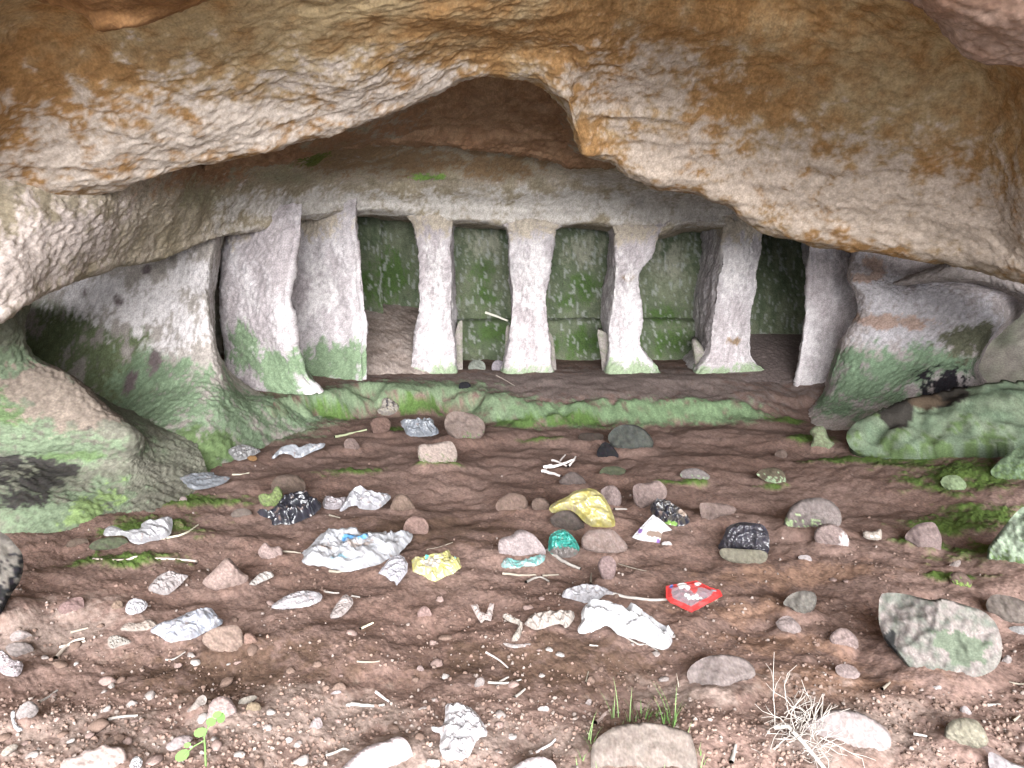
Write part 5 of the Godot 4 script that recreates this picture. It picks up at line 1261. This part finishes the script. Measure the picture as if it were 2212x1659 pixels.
	litter("plastic_bag", "bag", "A", [830, 1100, 840, 1040, 890, 1010, 960, 1030, 1010, 1060, 1060, 1040, 1130, 1040, 1140, 990, 1200, 960, 1260, 970, 1310, 940, 1380, 940, 1392, 1000, 1370, 1100, 1280, 1130, 1200, 1140, 1130, 1170, 1050, 1150, 1010, 1090, 900, 1095], Color(0.48, 0.47, 0.50), "grey translucent plastic bag lying along a stick", {"tilt": 42.0, "front": 0.3, "n": 56, "alt": Color(0.58, 0.57, 0.60), "mat": M.film})
	litter("plastic_scrap", "plastic", "A", [1405, 650, 1440, 620, 1560, 590, 1720, 580, 1725, 610, 1870, 620, 1800, 680, 1650, 720, 1500, 728, 1470, 680], Color(0.36, 0.38, 0.42), "flat bluish grey plastic sheet at the edge of the mossy slope", {"tilt": 20.0, "front": 0.15, "mat": M.film})
	litter("plastic_scrap", "plastic", "A", [1820, 410, 1900, 370, 1970, 355, 2110, 410, 2060, 440, 1980, 480, 1900, 495], Color(0.34, 0.33, 0.34), "dull grey plastic scrap over an orange pebble", {"tilt": 35.0, "front": 0.25, "mat": M.film})
	litter("plastic_scrap", "plastic", "B", [170, 570, 210, 520, 270, 470, 370, 460, 400, 490, 470, 450, 520, 460, 612, 445, 590, 490, 500, 520, 420, 565, 360, 572, 330, 540, 250, 530, 190, 580], Color(0.50, 0.52, 0.57), "long pale blue plastic film below the mossy step", {"tilt": 40.0, "front": 0.3, "n": 48})
	litter("plastic_bottle", "bottle", "B", [1210, 262, 1330, 262, 1470, 245, 1482, 310, 1510, 330, 1522, 380, 1400, 402, 1260, 392, 1240, 330, 1215, 310], Color(0.34, 0.37, 0.43), "crushed clear plastic bottle between two brown stones", {"tilt": 45.0, "front": 0.4, "alt": Color(0.50, 0.53, 0.58), "crease": 1.3, "mat": M.film})
	litter("paper_cup", "cup", "B", [1060, 90, 1110, 85, 1190, 130, 1207, 170, 1170, 210, 1100, 232, 1040, 222, 1018, 180, 1060, 160], Color(0.52, 0.46, 0.38), "crushed cream paper cup with black stripes on a reddish stone", {"tilt": 55.0, "front": 0.4, "n": 36, "mat": M.paper, "alt": Color(0.46, 0.42, 0.40), "marks": [[0.45, 0.6, 0.035, 0.36, Color(0.05, 0.045, 0.05)], [0.72, 0.62, 0.05, 0.26, Color(0.10, 0.085, 0.08)]]})
	litter("plastic_cup", "cup", "D", [915, 1150, 1000, 1165, 1060, 1130, 1072, 1180, 1062, 1235, 920, 1218], Color(0.56, 0.49, 0.43), "cream plastic cup lying on its side", {"tilt": 55.0, "front": 0.5, "n": 26, "crease": 0.2, "smooth": 1})
	litter("crumpled_paper", "paper", "A", [1190, 1510, 1280, 1410, 1380, 1370, 1440, 1400, 1525, 1410, 1480, 1460, 1420, 1520, 1340, 1582, 1200, 1545], Color(0.42, 0.37, 0.37), "folded grey cardboard piece left of the pointed stone", {"tilt": 30.0, "front": 0.22, "mat": M.paper})
	litter("crumpled_paper", "paper", "A", [2040, 1440, 2100, 1390, 2180, 1380, 2212, 1420, 2150, 1450, 2080, 1480, 2050, 1500, 2000, 1520, 1990, 1490], Color(0.44, 0.40, 0.38), "thin crumpled grey paper right of the pointed stone", {"tilt": 30.0, "front": 0.3, "mat": M.paper, "n": 30})

const STRAW := Color(0.20, 0.175, 0.145)
const BONE := Color(0.25, 0.23, 0.215)

func sticks() -> void:
	stick("C", [480, 1330, 560, 1380, 650, 1440, 750, 1470], 0.011, BONE, "thick bleached stick leaning from the lilac humped stone")
	stick("G", [940, 270, 1100, 290, 1300, 320, 1465, 322], 0.009, BONE, "white stick running from the grey rag to the red packet")
	stick("A", [750, 1300, 1000, 1305, 1100, 1285, 1300, 1295, 1560, 1310, 1578, 1330], 0.009, Color(0.34, 0.29, 0.26), "long bent brown stick lying left of the pointed stone")
	stick("A", [1290, 1135, 1480, 1085, 1595, 1012], 0.007, Color(0.44, 0.42, 0.33), "pale curved stick beside the grey translucent bag")
	stick("A", [1870, 610, 1930, 605, 2005, 593], 0.006, Color(0.36, 0.34, 0.27), "short twig behind the bluish grey plastic sheet")
	stick("B", [680, 410, 800, 385, 940, 350], 0.012, Color(0.25, 0.27, 0.17), "mossy twig left of the reddish stone")
	stick("B", [270, 1335, 340, 1337, 415, 1345], 0.006, STRAW, "thin stalk touching the big white bag")
	stick("B", [1420, 1312, 1520, 1290, 1630, 1252], 0.003, STRAW, "thin straw above the yellow wrapper")
	stick("B", [640, 1035, 730, 1055], 0.006, STRAW, "short straw below the whitish bag")
	stick("B", [640, 1495, 720, 1493, 800, 1480], 0.008, STRAW, "pale stalk along the front of the big white bag")
	stick("C", [120, 1508, 250, 1520, 390, 1525], 0.007, STRAW, "long straw below the turquoise shreds")
	stick("C", [310, 1580, 360, 1545, 430, 1540, 500, 1572], 0.007, BONE, "curved white twig below the turquoise shreds")
	stick("C", [440, 1530, 500, 1520, 572, 1520], 0.006, STRAW, "short straw right of the curved twig")
	stick("C", [820, 1352, 900, 1350], 0.007, STRAW, "stalk left of the upright mauve stone")
	stick("C", [940, 1345, 1060, 1340], 0.006, STRAW, "stalk behind the upright mauve stone")
	stick("C", [1040, 1388, 1140, 1405, 1242, 1430], 0.003, STRAW, "upper thin straw right of the mauve stone")
	stick("C", [1040, 1420, 1200, 1468, 1290, 1487], 0.003, STRAW, "lower thin straw right of the mauve stone")
	stick("C", [1020, 990, 1120, 990], 0.007, BONE, "white stalk right of the yellow bag")
	for e in [[450, 700, 560, 690, 690, 640, 0.012], [440, 730, 520, 755, 590, 775, 0.012], [520, 640, 570, 655, 640, 690, 0.009], [580, 640, 620, 595, 624, 590, 0.006], [650, 690, 690, 640, 708, 610, 0.009], [460, 740, 480, 690, 520, 680, 0.009]]:
		stick("C", e.slice(0, 6), e[6], Color(0.50, 0.46, 0.45), "bleached twig in the bundle behind the yellow bag", 0.03 + e[6], "bleached_twig", "twig")
	stick("G", [830, 185, 832, 140, 836, 98], 0.006, STRAW, "upright stalk stuck in the grey rag")
	stick("G", [1050, 600, 1110, 625, 1180, 660, 1220, 690, 1290, 690, 1370, 745], 0.005, BONE, "branching white twig along the bright white bag")
	stick("G", [215, 1105, 255, 1080, 300, 1048], 0.005, BONE, "short white straw left of the oval stone")
	stick("G", [5, 990, 130, 997, 270, 965], 0.005, BONE, "longer crossed straw in the middle foreground")
	stick("G", [90, 985, 140, 955, 170, 940], 0.005, BONE, "short crossed straw in the middle foreground")
	stick("G", [865, 1322, 920, 1270, 985, 1220], 0.009, Color(0.40, 0.32, 0.30), "flat bark chip behind the half buried stone")
	stick("G", [790, 985, 800, 940, 812, 888], 0.003, STRAW, "upright straw in the dark soil")
	stick("G", [1960, 1659, 1975, 1580, 1995, 1500], 0.008, BONE, "broken white stick right of the half buried stone")
	stick("G", [820, 688, 890, 688], 0.004, BONE, "tiny white straw below the white bag")
	stick("G", [200, 1659, 330, 1590, 480, 1500, 545, 1462], 0.006, Color(0.36, 0.33, 0.33), "grey twig across the smooth whitish stone")
	stick("E", [870, 1302, 930, 1278, 1112, 1248], 0.006, BONE, "forked white straw in the left foreground")
	stick("E", [315, 1155, 390, 1105, 462, 1048], 0.006, BONE, "white straw above the grey stone")
	stick("E", [1335, 805, 1400, 790, 1492, 745], 0.004, BONE, "thin white straw near the brown angular stone")
	stick("E", [568, 580, 640, 572, 712, 550], 0.006, STRAW, "pale straw below the mauve brown stone")
	stick("E", [450, 790, 510, 720, 580, 670, 685, 640], 0.008, Color(0.40, 0.35, 0.31), "weathered forked stick in the left soil")
	stick("E", [480, 705, 560, 680, 690, 650], 0.006, Color(0.40, 0.35, 0.31), "weathered prong beside the forked stick")
	stick("F", [890, 550, 940, 530, 990, 512], 0.006, Color(0.55, 0.52, 0.40), "yellowish straw in the middle soil")
	stick("F", [815, 1160, 950, 1175, 1085, 1168], 0.007, BONE, "knotty white stick above the large whitish stone")
	stick("F", [1015, 1070, 1070, 1115, 1125, 1155], 0.006, Color(0.42, 0.37, 0.37), "grey prong across the knotty stick")
	stick("F", [610, 1590, 690, 1555, 770, 1530, 860, 1580, 950, 1659], 0.005, BONE, "bent white twig over the large whitish stone")
	stick("F", [860, 820, 950, 825, 1045, 812], 0.004, STRAW, "pale straw across the middle soil")
	stick("F", [600, 250, 680, 262, 720, 265], 0.005, BONE, "white stalk between the two plastic pieces")
	stick("F", [820, 285, 888, 302], 0.005, BONE, "white stalk end right of the dusty plastic")
	stick("F", [1900, 750, 1990, 800, 2080, 870], 0.005, Color(0.34, 0.30, 0.29), "grey twig sunk in the dark soil")
	stick("F", [2130, 1105, 2170, 1075, 2212, 1050], 0.006, BONE, "white splinter left of the half buried stone")
	stick("H", [920, 1610, 1000, 1550, 1040, 1455], 0.005, BONE, "bent white twig on the broad pale stone")
	stick("H", [1070, 1035, 1130, 990], 0.006, STRAW, "pale straw before the pitted boulder")
	stick("H", [1320, 1415, 1430, 1425], 0.005, BONE, "white straw near the round olive stone")
	stick("H", [2000, 985, 2100, 990, 2230, 1000], 0.005, STRAW, "long straw at the foot of the pitted boulder")
	stick("H", [1910, 1175, 2020, 1165], 0.006, BONE, "white splinter above the olive stone")
	stick("H", [2120, 1300, 2175, 1250], 0.005, STRAW, "short straw right of the olive stone")
	stick("P", [702, 780, 728, 775, 755, 762], 0.010, STRAW, "curved pale stick before the first dark niche")
	stick("P", [765, 806, 790, 795, 815, 782], 0.004, STRAW, "thin twig on the terrace before the niches")
	stick("P", [1072, 812, 1090, 822, 1112, 835], 0.006, Color(0.36, 0.31, 0.27), "short brown stick at the foot of a pillar")
	# a stalk fallen across a basin niche
	var st := new_st()
	var a := at(1049, 675, 8.2)
	tube(PackedVector3Array([Vector3.ZERO, at(1075, 684, 8.12) - a, at(1097, 693, 8.04) - a]), 0.014, 0.009, st)
	tag(put("dry_stick", st.commit(), plain(Color(0.50, 0.48, 0.42)), null, a), "pale stick wedged across a mossy basin niche", "stick", "sticks and straws on the cave floor")

func blade(st: SurfaceTool, p: Vector3, dir: Vector3, h: float, w: float) -> void:
	var side := dir.cross(Vector3.UP).normalized() * w
	var q := p
	var up := Vector3.UP
	var prev_a := p - side
	var prev_b := p + side
	for k in 5:
		var t := (k + 1) / 5.0
		up = (Vector3.UP * (1.0 - 0.35 * t) + dir * (0.12 + 0.5 * t)).normalized()
		q += up * h / 5.0
		var ww := side * (1.0 - t) 
		var a := q - ww
		var b := q + ww
		for e in [prev_a, prev_b, a, prev_b, b, a]:
			st.add_vertex(e)
		prev_a = a
		prev_b = b

func grass(s: String, u: float, v: float, n: int, h: float, spread: float, label: String, m: Material) -> void:
	var q := on_sheet(s, [u, v])[0]
	var g := ground_at(q.x, minf(q.y, 1750.0))
	var st := new_st()
	for i in n:
		var ang := rng.randf() * TAU
		var off := Vector3(cos(ang), 0, sin(ang)) * spread * sqrt(rng.randf())
		off.y = floor_h(g.x + off.x, g.z + off.z) - g.y
		var d := Vector3(rng.randf_range(-1, 1), 0, rng.randf_range(-1, 1)).normalized()
		blade(st, off, d, h * rng.randf_range(0.35, 0.95), rng.randf_range(0.0016, 0.0032))
	st.generate_normals()
	tag(put("grass_tuft", st.commit(), m, null, g), label, "grass", "thin grass in the foreground")

func plants() -> void:
	rng.seed = 91
	var gm := plain(Color(0.10, 0.18, 0.055), 0.6)
	gm.cull_mode = BaseMaterial3D.CULL_DISABLED
	var gl := plain(Color(0.15, 0.22, 0.09), 0.6)
	gl.cull_mode = BaseMaterial3D.CULL_DISABLED
	grass("G", 1460, 1310, 18, 0.16, 0.04, "tall grass tuft at the back edge of the half buried stone", gm)
	grass("G", 1310, 1300, 14, 0.07, 0.025, "short bright grass tuft at the back of the half buried stone", gm)
	grass("G", 1180, 1290, 10, 0.13, 0.03, "thin grass tuft left of the short one behind the stone", gl)
	grass("G", 1040, 1300, 4, 0.16, 0.02, "few long grass blades leaning behind the stone", gl)
	grass("G", 830, 1510, 5, 0.15, 0.02, "long grass blades at the left end of the half buried stone", gl)
	grass("G", 1120, 1480, 14, 0.08, 0.06, "sparse grass on top of the half buried stone", gl)
	grass("G", 1400, 1600, 30, 0.09, 0.12, "grass sprouting over the front of the half buried stone", gl)
	grass("G", 900, 1640, 16, 0.08, 0.08, "grass below the left end of the half buried stone", gm)
	grass("G", 1720, 1640, 5, 0.10, 0.02, "upright grass right of the half buried stone", gm)
	grass("G", 1500, 1030, 6, 0.06, 0.02, "dry wisp of grass above the tall tuft", plain(STRAW, 0.8))
	# ---- green seedling
	var q := on_sheet("E", [1655, 1650])[0]
	var g := ground_at(q.x, q.y)
	var seedling := Node3D.new()
	seedling.name = numbered("seedling")
	add_child(seedling)
	seedling.position = g
	tag(seedling, "small green seedling with round leaves in the foreground soil", "plant")
	var leafy := plain(Color(0.085, 0.165, 0.045), 0.55)
	leafy.cull_mode = BaseMaterial3D.CULL_DISABLED
	var st := new_st()
	tube(PackedVector3Array([Vector3(0, -0.01, 0), Vector3(0.0, 0.05, -0.005), Vector3(-0.002, 0.085, -0.01), Vector3(0.012, 0.12, -0.015), Vector3(0.04, 0.135, -0.02)]), 0.003, 0.0018, st)
	tube(PackedVector3Array([Vector3(0, 0.075, -0.01), Vector3(-0.03, 0.062, 0.0), Vector3(-0.055, 0.04, 0.01)]), 0.002, 0.0014, st)
	put("stem", st.commit(), leafy, seedling)
	for e in [[-0.012, 0.098, -0.01, 0.018, 0.4], [0.02, 0.128, -0.015, 0.016, -0.5], [0.048, 0.138, -0.02, 0.018, -1.0], [0.036, 0.148, -0.02, 0.013, 0.5], [-0.06, 0.04, 0.012, 0.02, 0.9], [-0.045, 0.068, 0.005, 0.010, 0.2]]:
		var lf := new_st()
		for k in 10:
			var t0 := TAU * k / 10.0
			var t1 := TAU * (k + 1) / 10.0
			for r in [[0.0, 0.0], [t0, 1.0], [t1, 1.0]]:
				var c := Vector3(cos(r[0]) * r[1] * e[3], 0.004 * r[1], sin(r[0]) * r[1] * e[3] * 0.75)
				lf.set_normal(Vector3.UP)
				lf.add_vertex(c)
		var leaf := put("leaf", lf.commit(), leafy, seedling, Vector3(e[0], e[1], e[2]))
		leaf.rotation = Vector3(0.7, e[4], 0.3 * e[4])
	# ---- dry uprooted bush
	q = on_sheet("H", [560, 1659])[0]
	g = ground_at(q.x, q.y)
	var bush := Node3D.new()
	bush.name = numbered("dry_bush")
	add_child(bush)
	bush.position = g
	tag(bush, "bleached dry uprooted bush with tangled white twigs", "bush")
	var wood := plain(Color(0.27, 0.245, 0.225), 0.85)
	var root := on_sheet("H", [200, 1330])[0]
	var crown: Vector3 = ground_at(root.x, root.y + 34.0) - g + Vector3(0, 0.05, 0)
	st = new_st()
	tube(PackedVector3Array([Vector3(0.02, 0.0, 0.06), crown * 0.35 + Vector3(0, 0.03, 0), crown * 0.7 + Vector3(0, 0.04, 0), crown]), 0.006, 0.008, st)
	put("main_stem", st.commit(), wood, bush)
	for k in 40:
		st = new_st()
		var from: Vector3 = crown * rng.randf_range(0.15, 1.0) + Vector3(rng.randf_range(-0.02, 0.06), rng.randf_range(0.0, 0.06), rng.randf_range(-0.03, 0.03))
		var dir := Vector3(rng.randf_range(-0.35, 1.1), rng.randf_range(-0.1, 0.9), rng.randf_range(-0.3, 0.7)).normalized()
		if k == 0:
			from = crown
			dir = Vector3(-0.06, 1.0, 0.0)
		var path := PackedVector3Array([from])
		var l := rng.randf_range(0.05, 0.2) if k > 0 else 0.27
		var steps := 5
		for i in steps:
			dir = (dir + Vector3(rng.randf_range(-1, 1), rng.randf_range(-0.9, 0.7), rng.randf_range(-1, 1)) * (0.8 if k > 0 else 0.14)).normalized()
			var nx := path[-1] + dir * l / steps
			nx.y = maxf(nx.y, 0.004)
			path.append(nx)
		tube(path, 0.0016, 0.0007, st, 5)
		var side := path[2]
		var d2 := (path[3] - path[2]).normalized()
		for b in 2:
			var e := (d2 + Vector3(rng.randf_range(-1, 1), rng.randf_range(-0.5, 1), rng.randf_range(-1, 1)) * 0.9).normalized()
			var m1 := side + e * rng.randf_range(0.02, 0.05)
			var m2 := m1 + (e + Vector3(rng.randf_range(-1, 1), rng.randf_range(-1, 1), rng.randf_range(-1, 1)) * 0.6).normalized() * 0.03
			m1.y = maxf(m1.y, 0.004)
			m2.y = maxf(m2.y, 0.004)
			tube(PackedVector3Array([side, m1, m2]), 0.0011, 0.0006, st, 4)
			side = path[3]
		put("twig", st.commit(), wood, bush)

func pebble_mesh(seed_: int) -> ArrayMesh:
	var r := RandomNumberGenerator.new()
	r.seed = seed_
	var rows := 9
	var cols := 13
	var pts := PackedVector3Array()
	var cuts := []
	for k in 11:
		var n := Vector3(r.randf_range(-1, 1), r.randf_range(-1, 1), r.randf_range(-1, 1)).normalized()
		cuts.append([n, r.randf_range(0.55, 0.95)])
	var sx := r.randf_range(0.8, 1.4)
	var sy := r.randf_range(0.4, 0.75)
	var sz := r.randf_range(0.7, 1.0)
	for i in rows:
		var th := PI * i / (rows - 1)
		for j in cols:
			var ph := -TAU * (j % (cols - 1)) / (cols - 1)
			var d := Vector3(sin(th) * cos(ph), cos(th), sin(th) * sin(ph))
			var k := 1.05 + 0.15 * n_mid.get_noise_3dv(d * 0.6 + Vector3(seed_ * 3.1, 0, 0))
			for c in cuts:
				var f: float = d.dot(c[0])
				if f > 0.05: k = minf(k, c[1] / f)
			pts.append(Vector3(d.x * sx, d.y * sy, d.z * sz) * k)
	var nrm := grid_normals(pts, rows, cols, 1.0)
	for j in cols:
		nrm[j] = Vector3.UP
		nrm[(rows - 1) * cols + j] = Vector3.DOWN
	if nrm[4 * cols + 2].dot(pts[4 * cols + 2]) < 0.0:
		for i in nrm.size():
			if i >= cols and i < (rows - 1) * cols: nrm[i] = -nrm[i]
	var col := PackedColorArray()
	col.resize(pts.size())
	col.fill(Color(1, 1, 1))
	var flip := (pts[4 * cols + 2] - pts[4 * cols + 3]).cross(pts[5 * cols + 2] - pts[4 * cols + 2]).dot(pts[4 * cols + 2]) < 0.0
	return grid_mesh(pts, nrm, col, rows, cols, not flip)

func gravel() -> void:
	var shapes := []
	for k in 9: shapes.append(pebble_mesh(k + 1))
	var kinds := [["pale grey pebble lying on the reddish soil", Color(0.27, 0.235, 0.225)], ["pinkish pebble lying on the reddish soil", Color(0.235, 0.17, 0.155)], ["brown pebble lying on the reddish soil", Color(0.16, 0.11, 0.09)], ["white pebble lying on the reddish soil", Color(0.34, 0.31, 0.30)]]
	var mats := []
	for k in kinds:
		var m := earthy(M.stone.albedo_texture, null, 5.0, 0.92, 0.5)
		m.vertex_color_use_as_albedo = false
		m.albedo_color = k[1].linear_to_srgb()
		mats.append(m)
	rng.seed = 1234
	var made := 0
	while made < 160:
		var u := rng.randf_range(-20, 2230)
		var v := 1080.0 + 580.0 * pow(rng.randf(), 0.55)
		if u > 1500 and rng.randf() < 0.55: continue
		if v < 1250 and rng.randf() < 0.7: continue
		var g := ground_at(u, v)
		var s := rng.randf_range(0.007, 0.022) * (1.0 if rng.randf() < 0.8 else 1.7)
		var k: int = [0, 1, 1, 2, 2, 3][rng.randi() % 6]
		var o := put("pebble", shapes[rng.randi() % 9], mats[k], null, g + Vector3(0, s * 0.12, 0))
		o.rotation = Vector3(rng.randf_range(-0.3, 0.3), rng.randf() * TAU, rng.randf_range(-0.3, 0.3))
		o.scale = Vector3.ONE * s
		tag(o, kinds[k][0], "pebble", kinds[k][0].get_slice(" lying", 0) + "s on the soil")
		made += 1
	# grit too small to count
	var total := 9000
	var mm := MultiMesh.new()
	mm.transform_format = MultiMesh.TRANSFORM_3D
	mm.use_colors = true
	mm.mesh = shapes[2]
	mm.instance_count = total
	for i in total:
		var near := rng.randf()
		var v := 960.0 + 730.0 * pow(near, 0.45)
		var u := rng.randf_range(-80, 2290)
		if n_col.get_noise_2d(u * 0.003, v * 0.008) < rng.randf_range(-0.5, 0.25) :
			v = 1500.0 + 220.0 * rng.randf()
		var r := ray(u, v)
		var d := (0.0 - 1.5) / r.y
		var x := r.x * d
		var z := r.z * d
		if -z > 6.3 or -z < 1.3:
			z = -rng.randf_range(1.6, 3.0)
		var s := 0.0022 + 0.008 * pow(rng.randf(), 3.0)
		var y := floor_h(x, z) + 0.006 * n_mid.get_noise_2d(x * 0.9, -z * 0.9)
		var b := Basis.from_euler(Vector3(rng.randf() * 6.0, rng.randf() * 6.0, rng.randf() * 6.0)).scaled(Vector3.ONE * s)
		mm.set_instance_transform(i, Transform3D(b, Vector3(x, y + s * 0.3, z)))
		var c: Color = [Color(0.14, 0.09, 0.072), Color(0.15, 0.10, 0.08), Color(0.16, 0.115, 0.097), Color(0.185, 0.15, 0.135), Color(0.12, 0.078, 0.062), Color(0.14, 0.092, 0.075)][rng.randi() % 6]
		mm.set_instance_color(i, c * rng.randf_range(0.8, 1.15))
	var gm := StandardMaterial3D.new()
	gm.vertex_color_use_as_albedo = true
	gm.roughness = 0.95
	var o := MultiMeshInstance3D.new()
	o.name = numbered("grit")
	o.multimesh = mm
	o.material_override = gm
	add_child(o)
	tag(o, "fine grit and crumbs strewn over the earth floor", "grit")
	o.set_meta("kind", "stuff")
